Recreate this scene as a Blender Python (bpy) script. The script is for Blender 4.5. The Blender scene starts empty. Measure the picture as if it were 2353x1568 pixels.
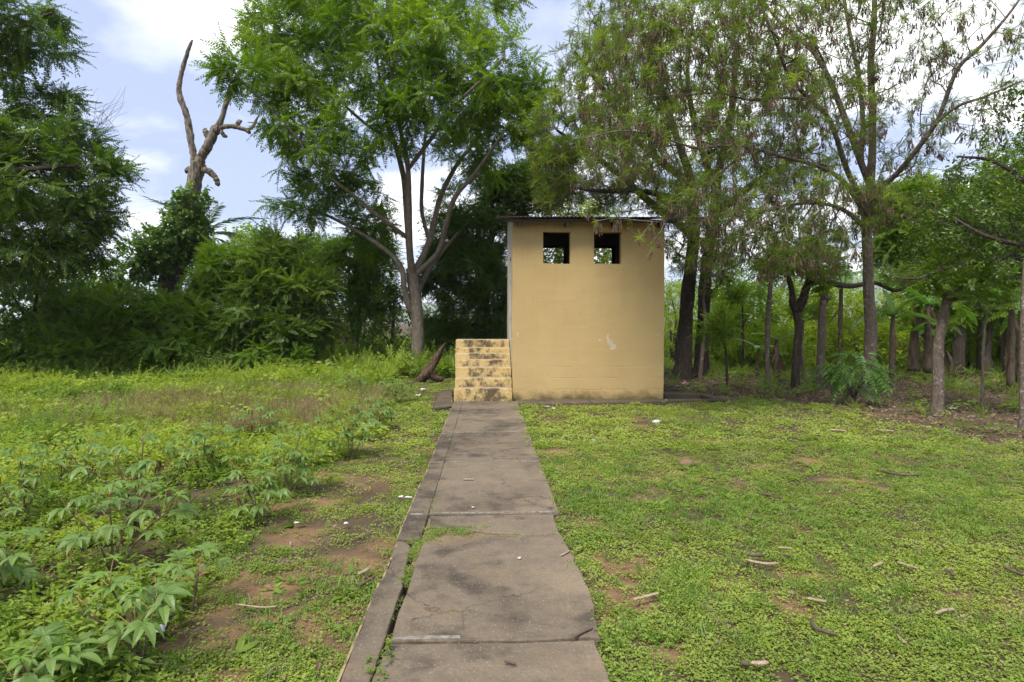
import bpy, math, random
import numpy as np
from mathutils import Vector, Matrix, Euler

random.seed(5)
rng = np.random.default_rng(11)
SC = bpy.context.scene
COL = SC.collection
R = math.radians

# ------------------------------------------------------------------ camera
CAM_LOC = Vector((0.0, 0.0, 1.5))
FPX = 1438.0                       # focal length in pixels of a 2353 px wide picture
cam_d = bpy.data.cameras.new('camera')
cam_d.sensor_width = 36.0
cam_d.lens = 22.0
cam_d.clip_start = 0.05
cam_d.clip_end = 6000.0
cam = bpy.data.objects.new('camera', cam_d)
COL.objects.link(cam)
cam.location = CAM_LOC
cam.rotation_euler = (R(90.0 - 1.75), 0.0, R(-2.25))
SC.camera = cam
CAM_M = Euler(cam.rotation_euler).to_matrix()

# ------------------------------------------------------------------ render settings
SC.render.engine = 'CYCLES'
SC.cycles.max_bounces = 4
SC.cycles.diffuse_bounces = 3
SC.cycles.use_light_tree = False
SC.cycles.use_adaptive_sampling = True
SC.cycles.adaptive_threshold = 0.015
SC.cycles.use_denoising = True
SC.cycles.denoising_prefilter = 'NONE'
SC.cycles.glossy_bounces = 2
SC.cycles.transmission_bounces = 3
SC.cycles.transparent_max_bounces = 6
SC.cycles.caustics_reflective = False
SC.cycles.caustics_refractive = False
SC.view_settings.view_transform = 'Standard'
SC.view_settings.look = 'None'
SC.view_settings.exposure = 2.02
SC.view_settings.gamma = 1.0
SC.view_settings.use_curve_mapping = False

# ------------------------------------------------------------------ sun and sky
SUN_TO = Vector((-0.27, -0.46, 0.85)).normalized()      # direction towards the sun
sun_el = math.asin(SUN_TO.z)
sun_az = math.atan2(SUN_TO.x, SUN_TO.y)
sd = bpy.data.lights.new('sun', 'SUN')
sd.energy = 1.5
sd.angle = R(24.0)
sd.color = (1.0, 0.95, 0.86)
sun = bpy.data.objects.new('sun', sd)
COL.objects.link(sun)
sun.rotation_euler = SUN_TO.to_track_quat('Z', 'Y').to_euler()
sun.location = (-8, -8, 25)


class NT:
    """small helper to write node trees"""
    def __init__(self, tree):
        self.t = tree

    def n(self, typ, **kw):
        nd = self.t.nodes.new(typ)
        ins = kw.pop('ins', {})
        for k, v in kw.items():
            setattr(nd, k, v)
        for k, v in ins.items():
            self.set(nd.inputs[k], v)
        return nd

    def set(self, sock, v):
        if isinstance(v, bpy.types.NodeSocket):
            self.t.links.new(v, sock)
        else:
            if sock.type == 'RGBA' and len(v) == 3:
                v = (*v, 1.0)
            sock.default_value = v

    def noise(self, vec, scale, detail=4.0, rough=0.55, out='Fac', dist=0.0, dim='3D'):
        nd = self.n('ShaderNodeTexNoise', noise_dimensions=dim)
        self.set(nd.inputs['Vector'], vec)
        nd.inputs['Scale'].default_value = scale
        nd.inputs['Detail'].default_value = detail
        nd.inputs['Roughness'].default_value = rough
        nd.inputs['Distortion'].default_value = dist
        return nd.outputs[out]

    def ramp(self, fac, stops, interp='LINEAR'):
        nd = self.n('ShaderNodeValToRGB')
        self.set(nd.inputs['Fac'], fac)
        cr = nd.color_ramp
        cr.interpolation = interp
        while len(cr.elements) < len(stops):
            cr.elements.new(0.5)
        for e, (p, c) in zip(cr.elements, stops):
            e.position = p
            if isinstance(c, (int, float)):
                c = (c, c, c)
            e.color = (*c[:3], 1.0)
        return nd.outputs['Color']

    def mix(self, fac, a, b, blend='MIX'):
        nd = self.n('ShaderNodeMix', data_type='RGBA', blend_type=blend)
        self.set(nd.inputs[0], fac)
        self.set(nd.inputs[6], a)
        self.set(nd.inputs[7], b)
        return nd.outputs[2]

    def math(self, op, a, b=0.0, c=0.0, clamp=False):
        nd = self.n('ShaderNodeMath', operation=op, use_clamp=clamp)
        self.set(nd.inputs[0], a)
        self.set(nd.inputs[1], b)
        self.set(nd.inputs[2], c)
        return nd.outputs[0]

    def maprange(self, v, a, b, c=0.0, d=1.0):
        nd = self.n('ShaderNodeMapRange')
        self.set(nd.inputs[0], v)
        for i, x in enumerate((a, b, c, d)):
            nd.inputs[i + 1].default_value = x
        return nd.outputs[0]


world = bpy.data.worlds.new('World')
SC.world = world
world.use_nodes = True
W = NT(world.node_tree)
world.node_tree.nodes.clear()
sky = W.n('ShaderNodeTexSky', sky_type='NISHITA')
sky.sun_disc = False
sky.sun_elevation = sun_el
sky.sun_rotation = sun_az
sky.air_density = 1.0
sky.dust_density = 1.2
sky.ozone_density = 2.0
tc = W.n('ShaderNodeTexCoord')
sep = W.n('ShaderNodeSeparateXYZ', ins={0: tc.outputs['Generated']})
zz = W.math('MAXIMUM', sep.outputs['Z'], 0.0)
den = W.math('ADD', zz, 0.22)
ux = W.math('DIVIDE', sep.outputs['X'], den)
uy = W.math('DIVIDE', sep.outputs['Y'], den)
cmb = W.n('ShaderNodeCombineXYZ', ins={0: ux, 1: uy, 2: 3.7})
off = W.n('ShaderNodeVectorMath', operation='ADD', ins={0: cmb.outputs[0], 1: (5.6747, -1.6346, 0.0)})
n1 = W.noise(off.outputs[0], 1.35, 9.0, 0.56, dist=0.25)
n2 = W.noise(off.outputs[0], 0.55, 2.0, 0.5)
cl = W.math('ADD', W.math('MULTIPLY', n1, 0.72), W.math('MULTIPLY', n2, 0.36))
# more cloud towards the horizon
cl = W.math('ADD', cl, W.maprange(sep.outputs['Z'], 0.0, 0.62, 0.085, -0.02))
mask = W.ramp(cl, [(0.52, 0.03), (0.59, 0.30), (0.63, 0.85), (0.70, 1.0)])
shade = W.noise(off.outputs[0], 2.6, 5.0, 0.6)
ccol = W.ramp(shade, [(0.30, (0.31, 0.32, 0.35)), (0.55, (0.53, 0.525, 0.515))])
skyc = W.mix(1.0, sky.outputs['Color'], (0.105, 0.105, 0.105), 'MULTIPLY')
skyc = W.mix(0.7, W.mix(1.0, skyc, (0.4, 0.4, 0.4), 'MULTIPLY'), (0.160, 0.188, 0.285))
allc = W.mix(mask, skyc, ccol)
bg = W.n('ShaderNodeBackground', ins={'Color': allc, 'Strength': 1.0})
wo = W.n('ShaderNodeOutputWorld', ins={'Surface': bg.outputs[0]})


# ------------------------------------------------------------------ pixel <-> world (2353 x 1568 picture)
def ray(px, py):
    return CAM_M @ Vector(((px - 1176.5) / FPX, -(py - 784.0) / FPX, -1.0))


def P(px, py, Y):
    r = ray(px, py)
    return CAM_LOC + r * (Y / r.y)


def G(px, py, z=-0.03):
    r = ray(px, py)
    return CAM_LOC + r * ((z - CAM_LOC.z) / r.z)


def A(*pts):
    return np.array([list(p) for p in pts], float)


# ------------------------------------------------------------------ numpy noise
def _hash(ix, iy, s):
    h = (ix.astype(np.int64) * 374761393 + iy.astype(np.int64) * 668265263 + s * 974711) & 0x7fffffff
    h = ((h ^ (h >> 13)) * 1274126177) & 0x7fffffff
    return ((h ^ (h >> 16)) & 0xffff) / 65535.0


def vnoise(x, y, s=0):
    x = np.asarray(x, float); y = np.asarray(y, float)
    ix = np.floor(x); iy = np.floor(y)
    fx = x - ix; fy = y - iy
    fx = fx * fx * (3 - 2 * fx); fy = fy * fy * (3 - 2 * fy)
    a = _hash(ix, iy, s); b = _hash(ix + 1, iy, s)
    c = _hash(ix, iy + 1, s); d = _hash(ix + 1, iy + 1, s)
    return (a * (1 - fx) + b * fx) * (1 - fy) + (c * (1 - fx) + d * fx) * fy


def fbm(x, y, s=0, o=4):
    t = 0; a = 0.5; n = 0
    for i in range(o):
        t = t + a * vnoise(np.asarray(x) * 2 ** i + 17 * i, np.asarray(y) * 2 ** i - 9 * i, s + i)
        n += a; a *= 0.5
    return t / n


# ------------------------------------------------------------------ mesh helpers
def mesh(name, V, F, mat=None, smooth=True):
    """F: list of arrays (n,3)/(n,4) or list of tuples"""
    me = bpy.data.meshes.new(name)
    V = np.asarray(V, np.float32)
    loops = []; starts = []; tot = []
    s = 0
    for f in F:
        f = np.asarray(f, np.int32)
        if f.ndim == 1:
            f = f[None, :]
        if f.size == 0:
            continue
        loops.append(f.ravel())
        k = f.shape[1]
        starts.append(s + np.arange(f.shape[0]) * k)
        tot.append(np.full(f.shape[0], k))
        s += f.size
    loops = np.concatenate(loops).astype(np.int32)
    starts = np.concatenate(starts).astype(np.int32)
    me.vertices.add(len(V)); me.vertices.foreach_set('co', V.ravel())
    me.loops.add(len(loops)); me.loops.foreach_set('vertex_index', loops)
    me.polygons.add(len(starts)); me.polygons.foreach_set('loop_start', starts)
    me.polygons.foreach_set('use_smooth', np.full(len(starts), smooth))
    me.update(calc_edges=True)
    me.validate()
    if mat:
        me.materials.append(mat)
    return me


class MB:
    def __init__(self):
        self.V = []; self.F = []; self.n = 0

    def add(self, V, F):
        V = np.asarray(V, float)
        self.V.append(V)
        for f in F:
            f = np.asarray(f, int)
            if f.ndim == 1:
                f = f[None, :]
            if f.size:
                self.F.append(f + self.n)
        self.n += len(V)
        return self

    def box(self, c, s, M=None):
        c = np.array(c, float); s = np.array(s, float) / 2
        v = np.array([[x, y, z] for x in (-1, 1) for y in (-1, 1) for z in (-1, 1)]) * s
        if M is not None:
            v = v @ np.array(M).T
        return self.add(v + c, [np.array([[0, 1, 3, 2], [4, 6, 7, 5], [0, 4, 5, 1], [2, 3, 7, 6], [0, 2, 6, 4], [1, 5, 7, 3]])])

    def tube(self, pts, rad, sides=8, rough=0.0, seed=0, cap=True):
        return self.add(*tube(pts, rad, sides, rough, seed, cap))

    def build(self, name, mat=None, parent=None, smooth=True):
        return link(name, mesh(name, np.concatenate(self.V), self.F, mat, smooth), parent)

    def data(self):
        return np.concatenate(self.V), self.F


def link(name, me, parent=None):
    o = bpy.data.objects.new(name, me)
    COL.objects.link(o)
    if parent is not None:
        o.parent = parent
        # parents are plain translations (no rotation): keep world coordinates
        o.location = -Vector(parent_world(parent))
    return o


def parent_world(p):
    loc = Vector(p.location)
    while p.parent:
        p = p.parent
        loc = loc + Vector(p.location)
    return loc


def thing(name, label, cat, loc=(0, 0, 0), group=None):
    o = bpy.data.objects.new(name, None)
    COL.objects.link(o)
    o.location = loc
    o.empty_display_size = 0.2
    o['label'] = label; o['category'] = cat
    if group:
        o['group'] = group
    return o


def tag(o, label, cat, group=None):
    o['label'] = label; o['category'] = cat
    if group:
        o['group'] = group
    return o


def kind(o, k, label=None):
    o['kind'] = k
    if label:
        o['label'] = label
    return o


def smooth_path(pts, rad, n=4):
    """Catmull-Rom subdivision"""
    pts = np.asarray(pts, float); rad = np.asarray(rad, float)
    if len(pts) < 3:
        t = np.linspace(0, 1, n + 1)[:, None]
        return pts[0] * (1 - t) + pts[-1] * t, (rad[0] * (1 - t) + rad[-1] * t).ravel()
    p = np.vstack([2 * pts[0] - pts[1], pts, 2 * pts[-1] - pts[-2]])
    out = []; ro = []
    for i in range(1, len(p) - 2):
        for k in range(n):
            t = k / n
            out.append(0.5 * ((2 * p[i]) + (-p[i - 1] + p[i + 1]) * t + (2 * p[i - 1] - 5 * p[i] + 4 * p[i + 1] - p[i + 2]) * t * t
                              + (-p[i - 1] + 3 * p[i] - 3 * p[i + 1] + p[i + 2]) * t ** 3))
            ro.append(rad[i - 1] * (1 - t) + rad[i] * t)
    out.append(pts[-1]); ro.append(rad[-1])
    return np.array(out), np.array(ro)


def tube(pts, rad, sides=8, rough=0.0, seed=0, cap=True):
    pts = np.asarray(pts, float); n = len(pts)
    rad = np.broadcast_to(np.asarray(rad, float), (n,))
    T = np.gradient(pts, axis=0)
    T /= np.linalg.norm(T, axis=1)[:, None] + 1e-9
    up = np.array([0.31, 0.95, 0.05]) if abs(T[0][2]) > 0.6 else np.array([0, 0, 1.0])
    u = np.cross(up, T[0]); u /= np.linalg.norm(u)
    ang = np.arange(sides) / sides * 2 * np.pi
    arc = np.concatenate([[0], np.cumsum(np.linalg.norm(np.diff(pts, axis=0), axis=1))])
    V = []
    for i in range(n):
        u = u - T[i] * np.dot(u, T[i]); u /= np.linalg.norm(u) + 1e-9
        v = np.cross(T[i], u)
        r = np.full(sides, rad[i])
        if rough:
            s = arc[i] * 2.2
            r = r * (1 + rough * (2 * fbm(np.cos(ang) * 1.5 + 5 + seed, np.sin(ang) * 1.5 + s, seed, 3) - 1))
        V.append(pts[i] + np.outer(np.cos(ang) * r, u) + np.outer(np.sin(ang) * r, v))
    V = np.concatenate(V)
    i = np.arange(n - 1)[:, None] * sides; j = np.arange(sides)[None, :]; j2 = (j + 1) % sides
    F = np.stack([i + j, i + j2, i + sides + j2, i + sides + j], -1).reshape(-1, 4)
    Fs = [F]
    if cap:
        V = np.vstack([V, pts[-1] + T[-1] * rad[-1] * 0.5, pts[0]])
        k = len(V) - 2
        jj = np.arange(sides)
        Fs.append(np.stack([(n - 1) * sides + jj, (n - 1) * sides + (jj + 1) % sides, np.full(sides, k)], -1))
        Fs.append(np.stack([(jj + 1) % sides, jj, np.full(sides, k + 1)], -1))
    return V, Fs


def rotm(ax, ay, az):
    return np.array(Euler((ax, ay, az)).to_matrix())


def frame_from(d, up):
    """rotation matrices (n,3,3) whose columns are x,y,z with y = d and z close to up"""
    d = d / (np.linalg.norm(d, axis=1)[:, None] + 1e-9)
    x = np.cross(d, up); x /= np.linalg.norm(x, axis=1)[:, None] + 1e-9
    z = np.cross(x, d)
    return np.stack([x, d, z], -1)


def to_euler(M):
    sy = np.clip(-M[:, 2, 0], -1, 1)
    return np.stack([np.arctan2(M[:, 2, 1], M[:, 2, 2]), np.arcsin(sy), np.arctan2(M[:, 1, 0], M[:, 0, 0])], -1)


# ------------------------------------------------------------------ materials
def new_mat(name):
    m = bpy.data.materials.new(name)
    m.use_nodes = True
    m.node_tree.nodes.clear()
    return m, NT(m.node_tree)


def finish(N, color, rough=0.8, bump=None, bstr=0.4, bdist=0.01, spec=0.3):
    p = N.n('ShaderNodeBsdfPrincipled')
    N.set(p.inputs['Base Color'], color)
    N.set(p.inputs['Roughness'], rough)
    p.inputs['Specular IOR Level'].default_value = spec
    if bump is not None:
        b = N.n('ShaderNodeBump', ins={'Height': bump, 'Strength': bstr, 'Distance': bdist})
        N.set(p.inputs['Normal'], b.outputs[0])
    o = N.n('ShaderNodeOutputMaterial', ins={'Surface': p.outputs[0]})
    return p


def pos(N):
    return N.n('ShaderNodeNewGeometry').outputs['Position']


def leaf_mat(name, c1, c2, cy=None, trans=0.4, rough=0.45, spec=0.35, clump=0.0):
    m, N = new_mat(name)
    oi = N.n('ShaderNodeObjectInfo')
    col = N.mix(oi.outputs['Random'], c1, c2)
    if clump:
        nz = N.noise(pos(N), clump, 2.0)
        col = N.mix(N.maprange(nz, 0.35, 0.65), col, N.mix(0.5, c2, col))
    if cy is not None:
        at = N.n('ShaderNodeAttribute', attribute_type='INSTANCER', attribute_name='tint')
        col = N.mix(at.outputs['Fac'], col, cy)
    p = N.n('ShaderNodeBsdfPrincipled')
    N.set(p.inputs['Base Color'], col)
    p.inputs['Roughness'].default_value = rough
    p.inputs['Specular IOR Level'].default_value = spec
    tcol = N.mix(1.0, col, (1.5, 1.6, 0.6), 'MULTIPLY')
    tr = N.n('ShaderNodeBsdfTranslucent', ins={'Color': tcol})
    mx = N.n('ShaderNodeMixShader', ins={0: trans, 1: p.outputs[0], 2: tr.outputs[0]})
    N.n('ShaderNodeOutputMaterial', ins={'Surface': mx.outputs[0]})
    return m


def bark_mat(name, c1, c2, lichen=0.5, scale=1.0, lcol=(0.42, 0.42, 0.38)):
    m, N = new_mat(name)
    p0 = pos(N)
    sc = N.n('ShaderNodeVectorMath', operation='MULTIPLY', ins={0: p0, 1: (1.0, 1.0, 0.35)})
    n1 = N.noise(sc.outputs[0], 14 * scale, 6, 0.65)
    n2 = N.noise(p0, 3.5 * scale, 4, 0.6)
    n3 = N.noise(p0, 9 * scale, 5, 0.7)
    col = N.mix(N.maprange(n1, 0.3, 0.7), c1, c2)
    col = N.mix(N.math('MULTIPLY', N.maprange(n3, 0.56, 0.66), N.math('MULTIPLY', N.maprange(n2, 0.4, 0.62), lichen)), col, lcol)
    finish(N, col, 0.9, N.math('ADD', n1, N.math('MULTIPLY', n3, 0.6)), 1.0, 0.05, 0.2)
    return m


M = {}
# leaves
M['leaf_mid'] = leaf_mat('leaf_midgreen', (0.062, 0.128, 0.008), (0.115, 0.205, 0.012), (0.25, 0.34, 0.015), 0.48)
M['leaf_fine'] = leaf_mat('leaf_fine_feathery', (0.085, 0.135, 0.018), (0.130, 0.185, 0.026), (0.28, 0.36, 0.030), 0.48, 0.55)
M['leaf_dark'] = leaf_mat('leaf_dark', (0.050, 0.100, 0.012), (0.090, 0.155, 0.018), (0.16, 0.24, 0.024), 0.42, 0.4)
M['leaf_shrub'] = leaf_mat('leaf_shrub', (0.075, 0.150, 0.014), (0.130, 0.225, 0.020), (0.24, 0.34, 0.030), 0.45, 0.45)
M['leaf_citrus'] = leaf_mat('leaf_yellowgreen', (0.120, 0.200, 0.012), (0.180, 0.26, 0.015), (0.30, 0.36, 0.025), 0.54, 0.4)
M['leaf_vine'] = leaf_mat('leaf_vine', (0.060, 0.125, 0.018), (0.100, 0.175, 0.028), (0.16, 0.25, 0.035), 0.34, 0.38)
M['leaf_gloss'] = leaf_mat('leaf_glossy', (0.036, 0.078, 0.010), (0.080, 0.145, 0.016), (0.18, 0.25, 0.025), 0.38, 0.32, 0.5)
M['leaf_clover'] = leaf_mat('leaf_clover', (0.155, 0.228, 0.036), (0.230, 0.305, 0.050), (0.33, 0.39, 0.070), 0.42, 0.5)
M['leaf_weed'] = leaf_mat('leaf_weed', (0.085, 0.165, 0.020), (0.195, 0.285, 0.038), (0.34, 0.40, 0.05), 0.42, 0.5)
M['grass'] = leaf_mat('grass_blade', (0.100, 0.195, 0.025), (0.165, 0.275, 0.040), (0.34, 0.32, 0.11), 0.35, 0.5)
M['grass_dry'] = leaf_mat('grass_dry', (0.22, 0.185, 0.085), (0.29, 0.245, 0.115), (0.17, 0.10, 0.06), 0.3, 0.7)
M['cassava'] = leaf_mat('cassava_leaf', (0.125, 0.205, 0.050), (0.175, 0.265, 0.065), None, 0.40, 0.42, 0.35)
M['cassava_young'] = leaf_mat('cassava_leaf_young', (0.15, 0.26, 0.035), (0.19, 0.30, 0.045), None, 0.42, 0.42)
M['cassava_dead'] = leaf_mat('cassava_leaf_dead', (0.16, 0.085, 0.035), (0.10, 0.05, 0.03), None, 0.2, 0.8)
M['banana'] = leaf_mat('banana_leaf', (0.085, 0.175, 0.035), (0.12, 0.215, 0.045), None, 0.42, 0.35)
M['banana_dead'] = leaf_mat('banana_leaf_dry', (0.09, 0.058, 0.038), (0.17, 0.115, 0.075), None, 0.2, 0.8)
M['goose'] = leaf_mat('large_pinnate_leaf', (0.060, 0.135, 0.022), (0.090, 0.180, 0.030), None, 0.35, 0.4)
M['palm'] = leaf_mat('palm_leaf', (0.045, 0.085, 0.025), (0.07, 0.11, 0.03), None, 0.25, 0.5)
M['litter'] = leaf_mat('dead_leaf', (0.09, 0.055, 0.035), (0.16, 0.105, 0.066), (0.28, 0.21, 0.14), 0.15, 0.8)
M['pod'] = leaf_mat('seed_pod', (0.105, 0.068, 0.045), (0.18, 0.125, 0.085), (0.10, 0.055, 0.035), 0.0, 0.7, 0.2)
# wood
M['bark'] = bark_mat('bark_grey', (0.13, 0.10, 0.075), (0.25, 0.205, 0.16), 0.6)
M['bark_dark'] = bark_mat('bark_dark', (0.035, 0.027, 0.021), (0.085, 0.066, 0.052), 0.25)
M['bark_lichen'] = bark_mat('bark_lichen', (0.10, 0.075, 0.058), (0.19, 0.15, 0.12), 0.95, 1.6, (0.50, 0.49, 0.44))
M['bark_dead'] = bark_mat('bark_dead_wood', (0.030, 0.022, 0.017), (0.30, 0.25, 0.195), 0.5, 1.0)
M['bark_red'] = bark_mat('bark_rotten_log', (0.022, 0.014, 0.011), (0.15, 0.092, 0.062), 0.2, 1.6)
M['bark_banana'] = bark_mat('banana_stem', (0.07, 0.052, 0.035), (0.17, 0.125, 0.085), 0.1)
M['twig'] = bark_mat('twig_bark', (0.12, 0.10, 0.08), (0.22, 0.19, 0.155), 0.3)
M['twig_dark'] = bark_mat('twig_dark', (0.05, 0.042, 0.033), (0.11, 0.092, 0.072), 0.2)
M['stem'] = bark_mat('stem_cassava', (0.13, 0.085, 0.06), (0.27, 0.20, 0.15), 0.3, 3.0)
m_, N_ = new_mat('petiole'); finish(N_, (0.26, 0.17, 0.06), 0.6); M['petiole'] = m_


def concrete_mat(name, tone=(0.182, 0.144, 0.100), stain=0.55, pebble=1.0):
    m, N = new_mat(name)
    p0 = pos(N)
    big = N.noise(p0, 0.9, 5, 0.6, dist=0.6)
    mid = N.noise(p0, 4.5, 6, 0.65)
    fine = N.noise(p0, 60.0, 4, 0.7)
    col = N.mix(N.maprange(mid, 0.3, 0.7), tuple(c * 0.74 for c in tone), tuple(c * 1.22 for c in tone))
    col = N.mix(N.math('MULTIPLY', N.maprange(N.math('ADD', big, N.math('MULTIPLY', N.math('SUBTRACT', mid, 0.5), 0.45)), 0.47, 0.64), stain), col, (0.040, 0.033, 0.027))
    if pebble >= 1.0:
        sxp = N.n('ShaderNodeSeparateXYZ', ins={0: p0})
        side = N.math('ADD', N.maprange(sxp.outputs['X'], 0.1, -0.62, 0.0, 0.16), N.math('MULTIPLY', N.math('SUBTRACT', mid, 0.5), 0.9))
        side = N.math('ADD', side, N.math('MULTIPLY', N.math('SUBTRACT', big, 0.5), 0.9))
        col = N.mix(N.maprange(side, 0.03, 0.24, 0.0, 0.75), col, (0.032, 0.027, 0.022))
        col = N.mix(N.maprange(N.math('ADD', N.maprange(sxp.outputs['X'], 0.1, 0.55, 0.0, 0.12), N.math('MULTIPLY', N.math('SUBTRACT', N.noise(p0, 1.6, 5, 0.65), 0.5), 1.0)), 0.06, 0.22, 0.0, 0.6), col, (0.27, 0.205, 0.135))
        vc = N.n('ShaderNodeTexVoronoi', feature='DISTANCE_TO_EDGE')
        wv = N.n('ShaderNodeVectorMath', operation='ADD', ins={0: p0})
        ws = N.n('ShaderNodeVectorMath', operation='SCALE', ins={0: N.noise(p0, 3.5, 5, 0.7, 'Color')}); ws.inputs[3].default_value = 0.35
        N.set(wv.inputs[1], ws.outputs[0])
        N.set(vc.inputs['Vector'], wv.outputs[0]); vc.inputs['Scale'].default_value = 0.9
        crk = N.math('MULTIPLY', N.maprange(vc.outputs['Distance'], 0.009, 0.003), N.maprange(N.noise(p0, 1.1, 3, 0.6), 0.48, 0.56))
        col = N.mix(N.math('MULTIPLY', crk, 0.85), col, (0.03, 0.025, 0.018))
    m2 = N.noise(p0, 2.1, 5, 0.7)
    col = N.mix(N.math('MULTIPLY', N.maprange(m2, 0.56, 0.68), 0.5), col, (0.21, 0.150, 0.085))
    vo = N.n('ShaderNodeTexVoronoi', feature='F1')
    N.set(vo.inputs['Vector'], p0); vo.inputs['Scale'].default_value = 70.0
    peb = N.maprange(vo.outputs['Distance'], 0.42, 0.18)
    pick = N.n('ShaderNodeSeparateColor', ins={0: vo.outputs['Color']})
    pk = N.math('MULTIPLY', N.math('GREATER_THAN', pick.outputs[0], 0.62), peb)
    pcol = N.ramp(pick.outputs[1], [(0.0, (0.10, 0.07, 0.05)), (0.4, (0.30, 0.22, 0.14)), (0.8, (0.42, 0.36, 0.29)), (1.0, (0.30, 0.17, 0.08))])
    col = N.mix(N.math('MULTIPLY', pk, 0.5 * pebble), col, pcol)
    col = N.mix(N.maprange(fine, 0.35, 0.7, 0.0, 0.45), col, tuple(c * 0.45 for c in tone))
    h = N.math('ADD', N.math('MULTIPLY', fine, 0.5), N.math('ADD', N.math('MULTIPLY', pk, 0.4), mid))
    finish(N, col, 0.9, h, 0.55, 0.012, 0.2)
    return m


M['path'] = concrete_mat('path_concrete')
M['apron'] = concrete_mat('apron_concrete', (0.115, 0.090, 0.062), 0.9, 0.6)
m_, N_ = new_mat('lime_mortar')
nz = N_.noise(pos(N_), 30, 5, 0.7)
finish(N_, N_.mix(N_.maprange(nz, 0.35, 0.6), (0.27, 0.245, 0.21), (0.13, 0.11, 0.085)), 0.9, nz, 0.4, 0.006)
M['mortar'] = m_
m_, N_ = new_mat('kerb_edge_paint')
nz = N_.noise(pos(N_), 7, 6, 0.7)
finish(N_, N_.mix(N_.maprange(nz, 0.46, 0.56), (0.30, 0.225, 0.12), (0.10, 0.08, 0.055)), 0.9, nz, 0.4, 0.006)
M['edge'] = m_


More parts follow.
